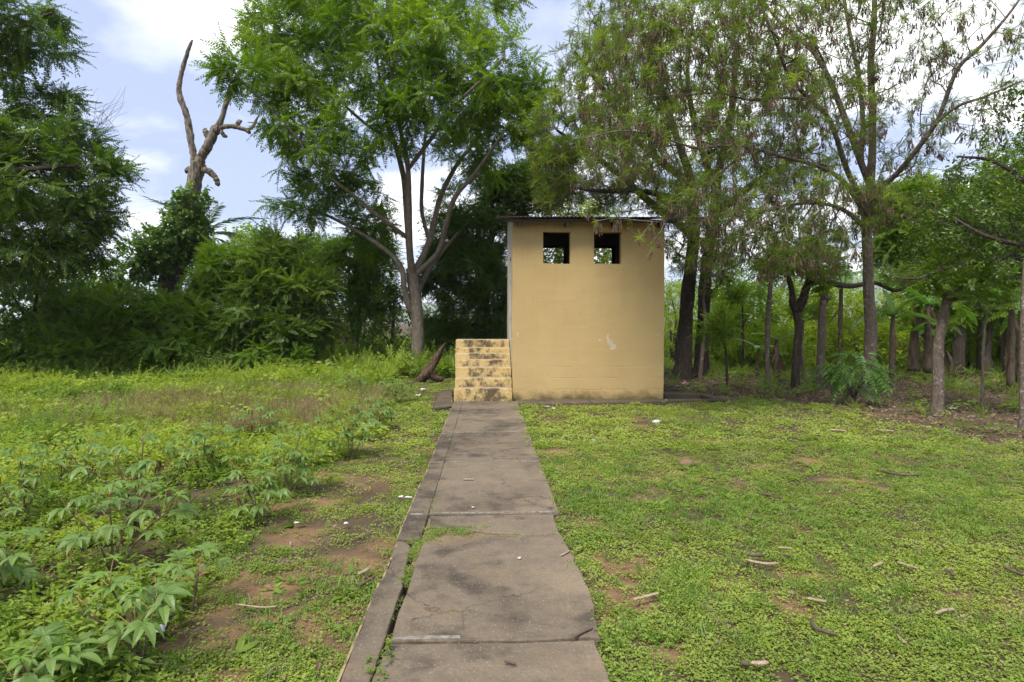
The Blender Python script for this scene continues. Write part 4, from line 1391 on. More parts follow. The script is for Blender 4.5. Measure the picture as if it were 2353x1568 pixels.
# ---------------------------------------------------- palm
YP = 32.0
t = thing('palm_tree', 'palm with long feather fronds half hidden behind the vine covered dead tree', 'palm', tuple(P(478, 850, YP)))
c0 = np.array(P(470, 545, YP))
MB().tube(*smooth_path([np.array(P(474, 850, YP)), np.array(P(472, 700, YP)), c0], [0.26, 0.22, 0.18], 6), 10, 0.08).build('trunk', M['bark'], t)
pf = []
for s in range(3):
    V, F = frond(2.6, 34, 0.62, 0.05, 0.85 + 0.2 * s, 55, 0.5, random.Random(s), True, 0.03)
    pf.append(mesh('leaf', V, [F], M['palm'], False))
for k in range(16):
    az = k * 2.4; el = R(75 - 7.0 * k)
    o = link('leaf', pf[k % 3], t)
    o.location = Vector(c0) - parent_world(t)
    o.rotation_euler = (el, 0, az)

# ---------------------------------------------------- left dark tree
YL = 15.5
t = thing('overhanging_tree', 'dark feathery tree reaching in over the field from the far left', 'tree', tuple(P(-230, 900, YL)))
L_ = [limb((-230, 900, 30), (-225, 700, 26), (-215, 560, 24), (-200, 450, 22), Y=YL), limb((-205, 480, 15), (-120, 420, 12), (-30, 400, 9, -0.4), (60, 390, 6, -0.8), (180, 380, 3.5, -1.0), Y=YL),
      limb((-200, 450, 16), (-150, 300, 12), (-80, 180, 9), (0, 90, 6), (70, 50, 4), (120, 30, 2.5), Y=YL), limb((-215, 560, 13), (-100, 540, 10), (0, 510, 7), (100, 500, 4.5), (190, 510, 3), Y=YL),
      limb((-160, 330, 10), (-60, 300, 8, 0.8), (50, 270, 5.5, 1.2), (140, 270, 3.5, 1.4), (215, 290, 2.2, 1.4), Y=YL)]
B_ = [(50, 50, 90, 55, YL, 1.4), (120, 110, 28, 28, YL, 0.7, 0.5), (-20, 110, 60, 50, YL, 1.2), (80, 235, 75, 35, YL + 0.5, 1.3), (40, 330, 100, 45, YL, 1.6), (165, 330, 65, 40, YL, 1.2), (215, 395, 52, 28, YL, 1.1),
      (80, 420, 140, 60, YL - 0.4, 1.8), (60, 510, 140, 50, YL, 1.8), (190, 490, 60, 38, YL, 1.1), (170, 570, 60, 30, YL, 1.0), (60, 590, 120, 40, YL, 1.6), (-120, 400, 110, 200, YL, 2.2)]
bare_tw = blob_points([(245, 285, 35, 45, YL + 0.4, 0.6)], 24)
make_tree(t, L_, B_, 760, PR['dark'], M['twig_dark'], M['bark_dark'], 12, 1, (1.0, 1.5), 0.30, 1, 0.05, 0.55, wig=0.14, flat=0.8, tint_fn=tint_speck(0.8, 0.8))
# thin leafless twigs at its edge
V = []
mb = MB()
for q in range(34):
    a = np.array(P(random.uniform(190, 235), random.uniform(250, 320), YL + 0.6)); b = np.array(P(random.uniform(225, 300), random.uniform(195, 330), YL + 0.6 + random.uniform(-0.4, 0.4)))
    c = (a + b) / 2 + rng.normal(size=3) * 0.1
    mb.tube(*smooth_path([a, c, b], [0.005, 0.004, 0.0015], 3), 3, cap=False)
kind(mb.build('twigs', M['twig_dark'], t), 'stuff')

# ---------------------------------------------------- shrubs along the back of the field
def shrub(name, label, cat, px, base_py, Y, blobs, n, protos, group=None, bark='bark_dark', twig='twig_dark', stems=3, scale=(0.8, 1.2), along=0.5, tint=None, droop=0.05, rt=0.0035, sr=4.0, shell=0.6):
    b0 = P(px, base_py, Y)
    t = thing(name, label, cat, (b0.x, b0.y, float(gz(b0.x, b0.y))), group)
    limbs = []
    for k in range(stems):
        bl = blobs[k % len(blobs)]
        tp = np.array(P(bl[0], bl[1], bl[4]))
        a = np.array([b0.x + random.uniform(-0.2, 0.2), b0.y + random.uniform(-0.2, 0.2), float(gz(b0.x, b0.y)) - 0.05])
        c = (a + tp) / 2 + np.array([random.uniform(-0.2, 0.2), random.uniform(-0.2, 0.2), 0.3])
        s = Y / FPX
        limbs.append(([a, c, tp], [sr * s * 1.3, sr * s, sr * s * 0.5]))
    make_tree(t, limbs, blobs, n, protos, M[twig], M[bark], 7, stems, scale, along, 1, droop, 0.5, rt=rt, tint_fn=tint, limb_name='stem', shell=shell, rough=0.1)
    for ch in t.children:
        if ch.name.split('.')[0] == 'trunk':
            ch.name = 'stem'
    return t


def tint_tip(lo, hi, amt=0.5):  # paler upper leaves: light green tips, with lit hedge tops painted in
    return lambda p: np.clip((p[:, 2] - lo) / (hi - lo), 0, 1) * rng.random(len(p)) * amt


SG = 'shrubs along the back of the field'
shrub('vine_thicket', 'dark thicket hung with round vine leaves under the overhanging tree', 'thicket', 20, 860, 16.8,
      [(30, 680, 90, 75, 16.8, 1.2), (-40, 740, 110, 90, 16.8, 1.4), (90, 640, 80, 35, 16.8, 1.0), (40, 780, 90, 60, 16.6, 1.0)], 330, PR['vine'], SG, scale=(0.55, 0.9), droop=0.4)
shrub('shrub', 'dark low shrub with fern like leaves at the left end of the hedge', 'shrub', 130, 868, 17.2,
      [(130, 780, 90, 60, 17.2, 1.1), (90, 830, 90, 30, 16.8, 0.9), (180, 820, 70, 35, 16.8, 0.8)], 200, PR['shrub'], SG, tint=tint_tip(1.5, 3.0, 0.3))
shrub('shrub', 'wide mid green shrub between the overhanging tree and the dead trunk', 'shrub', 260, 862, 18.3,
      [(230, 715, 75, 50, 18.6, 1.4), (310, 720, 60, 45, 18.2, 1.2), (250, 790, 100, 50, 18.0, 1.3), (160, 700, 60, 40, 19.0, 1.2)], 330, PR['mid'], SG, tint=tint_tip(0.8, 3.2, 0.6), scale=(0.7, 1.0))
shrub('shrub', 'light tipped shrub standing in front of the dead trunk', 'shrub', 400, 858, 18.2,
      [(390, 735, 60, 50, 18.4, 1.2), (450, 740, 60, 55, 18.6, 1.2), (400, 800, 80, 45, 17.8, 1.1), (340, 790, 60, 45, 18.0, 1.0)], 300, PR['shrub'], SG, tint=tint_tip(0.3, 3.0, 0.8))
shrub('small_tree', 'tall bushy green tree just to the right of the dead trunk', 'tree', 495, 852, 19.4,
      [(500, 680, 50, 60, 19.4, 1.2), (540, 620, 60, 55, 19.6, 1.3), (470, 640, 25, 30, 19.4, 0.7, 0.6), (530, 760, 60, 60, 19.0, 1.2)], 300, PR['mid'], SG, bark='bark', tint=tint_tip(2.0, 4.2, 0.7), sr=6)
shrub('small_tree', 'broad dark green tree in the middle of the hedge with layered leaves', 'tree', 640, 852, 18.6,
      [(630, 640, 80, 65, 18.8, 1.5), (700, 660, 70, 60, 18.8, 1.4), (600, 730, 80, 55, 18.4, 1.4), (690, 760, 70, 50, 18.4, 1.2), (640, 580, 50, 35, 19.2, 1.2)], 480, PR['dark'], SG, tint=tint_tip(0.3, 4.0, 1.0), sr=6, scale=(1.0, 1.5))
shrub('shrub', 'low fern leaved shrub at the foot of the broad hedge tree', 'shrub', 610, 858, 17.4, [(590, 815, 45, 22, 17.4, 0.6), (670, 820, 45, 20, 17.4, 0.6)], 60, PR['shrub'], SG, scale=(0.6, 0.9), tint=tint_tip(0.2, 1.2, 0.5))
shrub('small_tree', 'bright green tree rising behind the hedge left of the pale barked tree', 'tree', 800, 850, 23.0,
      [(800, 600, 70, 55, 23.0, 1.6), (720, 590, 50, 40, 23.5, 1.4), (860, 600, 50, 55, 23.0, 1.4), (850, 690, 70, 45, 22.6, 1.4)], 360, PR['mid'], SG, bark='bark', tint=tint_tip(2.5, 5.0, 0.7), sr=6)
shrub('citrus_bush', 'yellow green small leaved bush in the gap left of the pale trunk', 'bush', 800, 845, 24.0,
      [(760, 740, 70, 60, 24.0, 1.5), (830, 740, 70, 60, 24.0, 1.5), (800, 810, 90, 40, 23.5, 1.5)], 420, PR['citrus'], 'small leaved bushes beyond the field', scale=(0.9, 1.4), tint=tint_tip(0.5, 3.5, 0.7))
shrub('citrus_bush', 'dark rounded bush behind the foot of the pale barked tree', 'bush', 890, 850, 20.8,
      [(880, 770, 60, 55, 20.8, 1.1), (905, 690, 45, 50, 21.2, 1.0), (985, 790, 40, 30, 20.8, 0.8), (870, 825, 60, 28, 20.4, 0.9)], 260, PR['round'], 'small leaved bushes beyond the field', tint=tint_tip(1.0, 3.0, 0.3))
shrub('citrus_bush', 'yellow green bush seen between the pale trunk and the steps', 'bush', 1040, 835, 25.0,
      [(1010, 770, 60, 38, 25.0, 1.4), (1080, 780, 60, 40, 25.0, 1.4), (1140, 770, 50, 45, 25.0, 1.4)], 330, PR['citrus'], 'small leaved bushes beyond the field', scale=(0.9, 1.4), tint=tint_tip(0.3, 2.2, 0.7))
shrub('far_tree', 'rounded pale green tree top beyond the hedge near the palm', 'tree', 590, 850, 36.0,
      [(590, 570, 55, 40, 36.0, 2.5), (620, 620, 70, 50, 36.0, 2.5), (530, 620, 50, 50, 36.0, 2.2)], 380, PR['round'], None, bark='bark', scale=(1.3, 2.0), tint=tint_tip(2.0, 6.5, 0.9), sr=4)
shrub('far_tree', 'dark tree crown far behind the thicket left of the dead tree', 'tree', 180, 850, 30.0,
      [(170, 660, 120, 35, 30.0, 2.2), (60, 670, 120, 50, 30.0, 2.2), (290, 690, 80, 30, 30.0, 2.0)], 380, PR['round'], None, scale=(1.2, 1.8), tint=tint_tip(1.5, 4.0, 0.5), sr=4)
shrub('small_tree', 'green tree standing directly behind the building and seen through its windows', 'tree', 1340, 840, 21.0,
      [(1280, 585, 60, 45, 21.0, 1.0), (1390, 585, 60, 45, 21.0, 1.0), (1340, 520, 60, 40, 21.0, 1.0), (1340, 680, 70, 60, 21.0, 1.0)], 620, PR['citrus'], None, bark='bark_dark', scale=(1.2, 1.9), tint=tint_tip(1.5, 4.0, 0.9), sr=6)  # bright citrus leaves stand in for light missing behind the building
# grey leafless sapling left of the far tree
t = thing('bare_sapling', 'thin almost leafless grey sapling beside the palm', 'sapling', tuple(P(520, 850, 24)))
mb = MB()
for k in range(7):
    a = P(520 + random.uniform(-8, 8), 850, 24); b = P(515 + random.uniform(-35, 50), random.uniform(515, 600), 24)
    pth = smooth_path([np.array(a), (np.array(a) + np.array(b)) / 2 + rng.normal(size=3) * 0.25, np.array(b)], [0.03, 0.02, 0.006], 5)
    mb.tube(*pth, 5, 0.1)
    for q in range(9):
        s = random.randint(6, 10); p = pth[0][s]
        mb.tube([p, p + np.array([random.uniform(-0.5, 0.5), random.uniform(-0.4, 0.4), random.uniform(0.1, 0.5)])], [0.006, 0.002], 3, cap=False)
mb.build('stem', M['twig'], t)

# ================================================================== the wood on the right
def pods_on(root, pts, n, zmin=2.2, off=0.1):
    ok = pts[pts[:, 2] > zmin]
    sel = ok[rng.choice(len(ok), min(n, len(ok)), replace=False)]
    k = len(sel)
    e = np.stack([rng.normal(0, 0.12, k), rng.normal(0, 0.12, k), rng.random(k) * 6.28], -1)
    scatter('pods', sel - np.array([0, 0, off]) * rng.random((k, 1)), e, rng.uniform(0.65, 1.25, k), PR['pods'], root)



# big pod bearing tree with a single pale trunk
YA = 12.6
t = thing('pod_tree', 'large spreading tree with mottled straight trunk hung with brown seed pods', 'tree', tuple(P(1995, 918, YA)))
L_ = [limb((1992, 930, 21.0), (1994, 890, 16.1), (1999, 820, 14.0), (2001, 760, 13.6), (1997, 690, 12.2), (1994, 600, 11.2), (1992, 520, 11.2), (1998, 440, 9.8), (2005, 340, 8.4), (2004, 240, 7.7), (2001, 150, 7.3), (2008, 60, 6.3), (2012, -120, 4.2), Y=YA),
      limb((1999, 400, 5.9), (1980, 370, 5.6, 0.2), (1983, 280, 5.3, 0.4), (1972, 170, 4.6, 0.6), (1950, 60, 3.6, 0.8), (1930, -60, 2.6, 1.0), Y=YA),
      limb((1994, 480, 7.3), (1950, 400, 6.3, -0.5), (1908, 280, 5.9, -0.9), (1860, 228, 5.3, -1.2), (1812, 172, 4.6, -1.5), (1788, 110, 3.6, -1.7), (1756, 30, 2.6, -1.9), (1720, -60, 1.7, -2), Y=YA),
      limb((1993, 500, 6.6), (1940, 420, 5.3, -0.8), (1885, 385, 4.6, -1.4), (1800, 360, 4.3, -1.9), (1722, 340, 4.0, -2.2), (1660, 335, 3.3, -2.4), (1602, 340, 3.0, -2.6), (1545, 325, 2.6, -2.7), (1490, 307, 2.3, -2.8), (1421, 302, 1.7, -2.9), (1345, 318, 1.1, -3.0), Y=YA),
      limb((1860, 228, 4.0, -1.2), (1790, 225, 3.3, -1.6), (1724, 230, 3.0, -1.9), (1660, 215, 2.6, -2.1), (1602, 216, 2.1, -2.2), (1520, 222, 1.6, -2.3), (1437, 228, 1.0, -2.3), Y=YA),
      limb((1996, 450, 6.6), (2060, 400, 5.9, -0.6), (2142, 297, 5.3, -1.2), (2165, 250, 5.0, -1.4), (2200, 160, 4.6, -1.7), (2255, 105, 4.0, -1.9), (2324, 25, 2.6, -2.2), (2380, -60, 2.0, -2.3), Y=YA),
      limb((2150, 285, 4.0, -1.3), (2200, 245, 3.6, -1.6), (2264, 222, 3.0, -1.9), (2350, 186, 2.0, -2.2), Y=YA),
      limb((1992, 530, 5.9), (1950, 490, 5.0, -0.6), (1900, 470, 4.0, -1.2), (1820, 470, 3.3, -1.8), (1740, 490, 2.6, -2.2), (1650, 500, 1.7, -2.6), (1570, 500, 1.1, -2.8), (1500, 510, 0.7, -2.9), Y=YA),
      limb((1720, 345, 4, -2.2), (1650, 400, 3, -2.3), (1570, 450, 2.2, -2.3), (1480, 480, 1.5, -2.3), (1400, 490, 0.9, -2.3), Y=YA),
      limb((2000, 430, 8), (1890, 150, 6, 1.0), (1800, 60, 4, 1.6), (1700, -60, 3, 2.0), Y=YA)]
B_ = [(1450, 190, 130, 130, 10.6, 1.3), (1600, 120, 130, 120, 10.4, 1.4), (1480, 60, 110, 70, 10.6, 1.2, 0.8), (1750, 80, 150, 110, 10.6, 1.5), (1580, 330, 140, 90, 10.2, 1.2), (1430, 340, 100, 80, 10.2, 1.1, 0.9), (1750, 270, 140, 100, 10.8, 1.5),
      (1900, 100, 130, 120, 12.4, 1.6), (1880, 290, 110, 110, 11.8, 1.5), (2060, 100, 100, 120, 12.4, 1.6, 0.6), (2080, 290, 90, 90, 12, 1.4, 0.6), (2230, 80, 120, 90, 11, 1.3, 0.45), (2260, 270, 100, 80, 11, 1.3, 0.45), (1640, 470, 130, 60, 9.9, 0.9),
      (1820, 450, 120, 70, 10.8, 1.3), (1950, 480, 90, 70, 11.8, 1.2), (1780, 560, 110, 60, 10.8, 1.1), (1640, 570, 60, 50, 10.6, 0.8, 0.7), (1900, 580, 70, 50, 11.2, 0.9, 0.8), (2100, 430, 100, 60, 12, 1.2, 0.6), (1850, -60, 350, 70, 11.5, 2, 0.8)]
tw = np.array([P(*q) for q in [(1375, 520, 9.75), (1372, 508, 9.75), (1416, 500, 9.8), (1500, 520, 9.8), (1497, 560, 9.7), (1470, 545, 9.7), (1520, 530, 9.7), (1540, 560, 9.8), (1450, 505, 9.8), (1420, 490, 9.7), (1350, 480, 9.8)]])
Pp, Pr, tips, pts = make_tree(t, L_, B_, 2900, PR['fine'], M['twig'], M['bark_lichen'], 16, 1, (0.45, 0.9), 0.22, 1, 0.08, 0.8, rt=0.0046, step=0.4, tint_fn=tint_speck(0.95, 0.68), up=0.05, wig=0.18, extra=tw, rthr=3)
pods_on(t, pts, 3000)
pd = np.array([P(1373, 508, 9.75), P(1418, 503, 9.8), P(1500, 512, 9.8), P(1517, 545, 9.7)])
scatter('pods', pd, np.zeros((4, 3)), np.full(4, 1.25), PR['pods'], t)

# two dark trunked trees behind the building
YB = 17.2
for nm, lab, tr, blobs, nT in (
    ('pod_tree', 'massive dark trunked tree nearest the building wall with pale green drooping crown',
     [limb((1562, 880, 27.9), (1568, 840, 20.5), (1572, 770, 17.2), (1580, 680, 15.6), (1588, 600, 13.9), (1594, 520, 13.1), (1590, 430, 10.7), (1560, 330, 8.2), (1520, 220, 5.7), (1480, 100, 4.1), Y=YB),
      limb((1593, 540, 11), (1500, 470, 9, -0.5), (1420, 400, 7, -1.0), (1340, 340, 5, -1.4), (1280, 300, 3, -1.6), Y=YB), limb((1585, 420, 9), (1470, 330, 7, -1), (1380, 200, 5, -1.6), (1320, 120, 3, -2), Y=YB),
      limb((1592, 470, 9), (1480, 440, 7, -1.4), (1390, 440, 5, -2.4), (1310, 430, 3, -3), Y=YB)],
     [(1290, 300, 70, 90, 15.4, 1.8), (1350, 190, 90, 100, 15, 1.8), (1270, 380, 60, 60, 15.6, 1.5), (1360, 380, 110, 70, 15.2, 1.8), (1450, 120, 110, 120, 15, 2), (1440, 300, 110, 90, 15, 2), (1340, 450, 120, 40, 15.6, 1.6), (1480, 440, 90, 50, 15.5, 1.6),
      (1400, 30, 90, 60, 15.5, 1.8, 0.6), (1560, 440, 70, 60, 16.2, 1.4), (1560, 560, 35, 70, 16.4, 0.8, 0.8), (1240, 300, 30, 60, 15.8, 1, 0.7)], 1800),
    ('pod_tree', 'second massive dark trunk just beyond the building with drooping mixed foliage',
     [limb((1606, 880, 26.2), (1610, 840, 18.0), (1614, 770, 14.8), (1618, 690, 13.9), (1624, 600, 13.1), (1640, 500, 11.5), (1650, 400, 9.8), (1680, 270, 7.4), (1690, 120, 4.9), Y=YB + 0.6),
      limb((1640, 500, 9), (1720, 430, 8), (1800, 380, 6), (1880, 330, 4), Y=YB + 0.6), limb((1645, 440, 8), (1600, 300, 7), (1580, 180, 5), (1590, 60, 3), Y=YB + 0.6)],
     [(1640, 500, 80, 60, 16.6, 1.4), (1720, 400, 100, 80, 17, 1.8), (1620, 270, 110, 110, 17, 2), (1720, 180, 110, 110, 17, 2), (1700, 560, 90, 50, 16.6, 1.4), (1830, 400, 90, 80, 17, 1.6), (1640, 620, 45, 60, 16.6, 0.9, 0.8), (1600, 60, 120, 80, 17, 2, 0.7), (1840, 540, 90, 50, 16.8, 1.4)], 1250)):
    tr[0][0][0][2] = -0.3
    t = thing(nm, lab, 'tree', tuple(tr[0][0][0]))
    Pp, Pr, tips, pts = make_tree(t, tr, blobs, nT, PR['fine'], M['twig'], M['bark_dark'], 16, 1, (0.65, 1.1), 0.30, 1, 0.08, 0.8, rt=0.0052, step=0.5, tint_fn=tint_speck(1.0, 0.6), rough=0.3, up=0.05, wig=0.16, rthr=3)
    pods_on(t, pts, 700)

# tree at the right edge with dark crooked branches
YR = 9.6
t = thing('crooked_tree', 'tree with black crooked branches and glossy leaves reaching in from the right edge', 'tree', tuple(P(2440, 960, YR)))
L_ = [limb((2440, 980, 20), (2430, 800, 17), (2425, 680, 15), (2430, 560, 13), (2450, 400, 10), (2440, 250, 7), Y=YR),
      limb((2426, 640, 9), (2360, 600, 7.5), (2320, 590, 7, 0.1), (2280, 602, 6, 0.2), (2220, 606, 5, 0.3), (2160, 622, 4, 0.5), (2110, 640, 3, 0.6), (2060, 640, 2, 0.8), Y=YR),
      limb((2426, 600, 8), (2380, 570, 6.5, -0.1), (2330, 560, 5.5, -0.2), (2260, 540, 4, -0.1), (2190, 500, 2.5, 0.2), Y=YR), limb((2426, 660, 6), (2370, 640, 5), (2300, 640, 4, 0.2), (2230, 650, 3, 0.4), (2170, 680, 2, 0.5), Y=YR),
      limb((2435, 500, 8), (2360, 420, 6, 0.3), (2280, 370, 4, 0.6), (2200, 360, 2.5, 0.8), Y=YR)]
B_ = [(2300, 480, 80, 60, 9.8, 0.8), (2230, 520, 80, 50, 10, 0.8), (2310, 560, 70, 50, 9.6, 0.7), (2150, 560, 70, 50, 10.3, 0.7, 0.8), (2280, 380, 80, 60, 10.2, 0.9, 0.7), (2200, 620, 80, 40, 10, 0.7, 0.7), (2330, 280, 60, 60, 10, 0.8, 0.6), (2200, 440, 70, 50, 10.4, 0.8, 0.7), (2120, 500, 60, 40, 10.8, 0.7, 0.6), (2400, 450, 60, 150, 9.6, 1.2)]
make_tree(t, L_, B_, 480, PR['gloss'], M['twig_dark'], M['bark_dark'], 12, 1, (0.65, 1.1), 0.45, 1, 0.2, 0.6, rt=0.0045, step=0.3, wig=0.25, tint_fn=tint_speck(0.9, 0.8), up=0.0, pen=0.2)

# greenery far behind the wood
WG = 'sunlit bushes beyond the wood'
for lab, px, Y, bl, n, pr in (
    ('sunlit yellow green bush seen between the building and the dark trunks', 1545, 25, [(1540, 760, 40, 60, 25, 1.2), (1545, 690, 30, 40, 25, 1.2)], 160, 'citrus'),
    ('deep green bush behind the slender posts beyond the dark trunks', 1680, 22, [(1680, 770, 60, 60, 22, 1.3), (1720, 720, 60, 50, 22, 1.3), (1650, 710, 40, 50, 22, 1.2), (1740, 800, 60, 45, 21.5, 1.2)], 420, 'round'),
    ('bright yellow green bush between the forked trunk and the pollard post', 1860, 25, [(1860, 740, 60, 60, 25, 1.5), (1800, 760, 60, 60, 25, 1.5), (1850, 690, 50, 35, 26, 1.5), (1860, 810, 80, 40, 24, 1.4)], 460, 'citrus'),
    ('wide yellow green thicket filling the gap behind the banana stems', 2140, 26, [(2060, 760, 90, 70, 26, 1.5), (2180, 770, 100, 70, 26, 1.5), (2300, 770, 80, 80, 25, 1.5), (2130, 690, 90, 45, 27, 1.5)], 620, 'citrus'),
    ('low yellow green thicket behind the two massive dark trunks', 1630, 27, [(1600, 790, 70, 50, 27, 1.4), (1690, 800, 70, 45, 27, 1.4), (1620, 730, 60, 40, 28, 1.4)], 380, 'citrus'),
    ('low sunlit bush filling the space behind the slender pale post', 1775, 20, [(1770, 800, 55, 45, 20, 1.0), (1720, 815, 45, 35, 20, 0.9), (1820, 820, 45, 30, 20, 0.9)], 260, 'citrus'),
    ('low sunlit bush behind the large leaved bush and the mottled trunk', 1990, 19, [(1960, 790, 60, 45, 19.5, 1.0), (2040, 800, 50, 40, 19, 0.9)], 240, 'citrus'),
    ('low sunlit bush behind the thin straight sapling', 2270, 21, [(2240, 790, 60, 45, 21, 1.0), (2310, 780, 60, 55, 21, 1.0)], 260, 'citrus'),
    ('brightest yellow green bush between the pollard post and the mottled trunk', 1940, 24, [(1940, 740, 60, 65, 24, 1.4), (1960, 800, 60, 50, 23, 1.2), (1930, 690, 40, 40, 25, 1.3)], 400, 'citrus'),
    ('leafy bush behind the banana stems next to the mottled trunk', 2090, 22, [(2090, 720, 70, 60, 22, 1.4), (2060, 790, 60, 50, 21, 1.2), (2140, 770, 60, 60, 22, 1.3)], 380, 'citrus'),
    ('green bush behind the crooked pollard stump', 2220, 20, [(2210, 720, 70, 60, 20, 1.3), (2270, 760, 70, 60, 20, 1.3), (2190, 790, 60, 40, 19, 1.1), (2330, 730, 70, 80, 20, 1.4)], 420, 'mid')):
    shrub('bush', lab, 'bush', px, 850, Y, bl, n, PR[pr], WG, bark='bark_dark', scale=(1.2, 1.9) if pr != 'mid' else (0.8, 1.2), tint=tint_tip(-3.0, 1.5, 1.0), sr=3)  # strong leaf tint paints sunlit brightness into these canopy-shaded bushes
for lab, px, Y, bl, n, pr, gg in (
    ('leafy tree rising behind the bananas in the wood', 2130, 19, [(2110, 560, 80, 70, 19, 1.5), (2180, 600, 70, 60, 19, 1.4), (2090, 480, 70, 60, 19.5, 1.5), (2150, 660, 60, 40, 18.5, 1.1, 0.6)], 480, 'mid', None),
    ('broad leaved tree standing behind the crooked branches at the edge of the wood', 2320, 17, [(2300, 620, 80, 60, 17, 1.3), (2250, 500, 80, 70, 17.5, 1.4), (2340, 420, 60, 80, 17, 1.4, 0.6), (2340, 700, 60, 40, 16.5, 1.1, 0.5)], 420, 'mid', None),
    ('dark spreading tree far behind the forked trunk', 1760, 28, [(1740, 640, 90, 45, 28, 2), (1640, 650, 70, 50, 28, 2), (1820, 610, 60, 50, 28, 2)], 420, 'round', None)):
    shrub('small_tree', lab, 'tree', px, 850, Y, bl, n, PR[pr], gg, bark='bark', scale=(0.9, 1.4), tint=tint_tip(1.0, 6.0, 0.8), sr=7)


# ---------------------------------------------------- posts and thin trunks of the living fence
def post(name, label, cat, pts, Y, bark, sprouts=0, head=0.0, group=None, seed=0, rough=0.30):
    p, r = limb(*pts, Y=Y)
    r = [q * 0.66 for q in r]; head = head * 0.62
    p[0][2] = float(gz(p[0][0], p[0][1])) - 0.06
    t = thing(name, label, cat, tuple(p[0]), group)
    q, rr = smooth_path(p, r, 6)
    MB().tube(*smooth_path(q, rr, 3), 16, rough, seed).build('trunk', bark, t)
    if head:
        mb = MB()
        for k in range(7):
            d = np.array([random.uniform(-1, 1), random.uniform(-1, 1), random.uniform(-0.1, 0.9)]); d /= np.linalg.norm(d)
            a = q[-1] + d * head * 0.3
            mb.tube(*smooth_path([a, a + d * head * 0.6, a + d * head * random.uniform(0.8, 1.3)], [head * 0.55, head * 0.5, head * 0.22], 3), 8, 0.4, k)
        mb.build('knuckle', bark, t)
    if sprouts:
        mb = MB(); pts_ = []; dirs = []
        for k in range(sprouts):
            d = np.array([random.uniform(-1, 1), random.uniform(-1, 1), random.uniform(0.3, 1.2)]); d /= np.linalg.norm(d)
            L = random.uniform(0.35, 0.9)
            b = q[-1] + d * L + np.array([0, 0, -0.1 * L]); 
            mb.tube(*smooth_path([q[-1], q[-1] + d * L * 0.5, b], [0.010, 0.008, 0.004], 3), 4)
            for s in np.linspace(0.35, 1, 4):
                pts_.append(q[-1] + (b - q[-1]) * s); dirs.append(d + rng.normal(size=3) * 0.5)
        mb.build('sprout', M['twig'], t)
        pts_ = np.array(pts_); dirs = np.array(dirs); n = len(pts_)
        Mx = frame_from(dirs, np.tile([0, 0, 1.0], (n, 1)))
        scatter('crown', pts_, to_euler(Mx), rng.uniform(0.6, 1.0, n), PR['mid'], t, rng.random(n) * 0.4)
    return t


FG = 'living fence posts along the wood'
post('fence_post', 'slender pale living fence post nearest the building', 'post', [(1767, 897, 10), (1764, 850, 8.5), (1763, 790, 8), (1764, 730, 8), (1768, 690, 8), (1772, 640, 6)], 13.9, M['bark_lichen'], 5, 0, FG, 3)
t = post('forked_tree', 'dark leaning trunk that forks and sends one long branch behind the mottled trunk', 'tree', [(1828, 897, 17), (1829, 860, 14), (1832, 800, 13), (1835, 750, 12.5), (1830, 715, 12.5), (1836, 697, 12)], 14.3, M['bark_dark'], 0, 0, None, 5)
for lb in (limb((1832, 712, 11), (1845, 690, 10), (1853, 662, 9), (1870, 648, 7.5, 0.2), (1893, 645, 7, 0.4), (1925, 655, 6.5, 0.6), (1960, 657, 6, 0.8), (2010, 650, 5, 1.0), (2060, 668, 4.5, 1.0), (2110, 640, 3.5, 1.0), (2150, 632, 2, 1.0), Y=14.3),
           limb((1830, 715, 9), (1822, 698, 8), (1820, 670, 6.5), (1812, 630, 5), (1820, 580, 3.5), Y=14.3), limb((1853, 662, 6.5), (1862, 620, 5.5), (1850, 580, 4), (1870, 540, 3), Y=14.3)):
    MB().tube(*smooth_path(*lb, 5), 9, 0.2, 4).build('limb', M['bark_dark'], t)
sp = blob_points([(1820, 590, 60, 50, 14.2, 0.8), (1880, 600, 70, 45, 14.6, 0.8), (2080, 630, 70, 25, 15.2, 0.6)], 190)
Mx = frame_from(rng.normal(size=(len(sp), 3)) + np.array([0, 0, -0.3]), np.tile([0, 0, 1.0], (len(sp), 1)))
scatter('crown', sp, to_euler(Mx), rng.uniform(0.9, 1.4, len(sp)), PR['fine'], t, rng.random(len(sp)) * 0.2)
post('fence_post', 'thick pollarded fence post with knobbly head beside the large leaved bush', 'post', [(1881, 890, 15), (1884, 840, 13), (1888, 780, 12.5), (1889, 730, 12), (1891, 700, 12.5), (1896, 688, 14)], 14.0, M['bark_lichen'], 3, 0.16, FG, 8)
post('fence_post', 'crooked pale pollard with cracked bark in front of the bananas', 'post', [(2153, 958, 22), (2155, 920, 19.5), (2157, 870, 18.5), (2156, 815, 17.5), (2159, 772, 16), (2167, 733, 15), (2176, 700, 15), (2183, 684, 17)], 10.4, M['bark_lichen'], 4, 0.17, FG, 12, 0.3)
post('fence_post', 'smooth pale post standing at the very edge of the lawn by the far right', 'post', [(2348, 990, 11), (2350, 900, 10), (2350, 800, 10), (2352, 700, 9), (2356, 600, 8)], 9.0, M['bark_lichen'], 0, 0, FG, 14, 0.1)
post('sapling', 'thin straight green stemmed sapling between crooked pollard and pale edge post', 'sapling', [(2259, 968, 6), (2258, 900, 5), (2259, 812, 4.5), (2263, 760, 4), (2267, 715, 3.5)], 9.9, M['twig_dark'], 4, 0, None, 16, 0.05)
post('stump', 'short thick grey stump standing back among the bananas', 'stump', [(2200, 853, 24), (2202, 820, 20), (2204, 780, 19), (2206, 755, 18)], 17.0, M['bark_dark'], 4, 0.0, None, 18, 0.15)
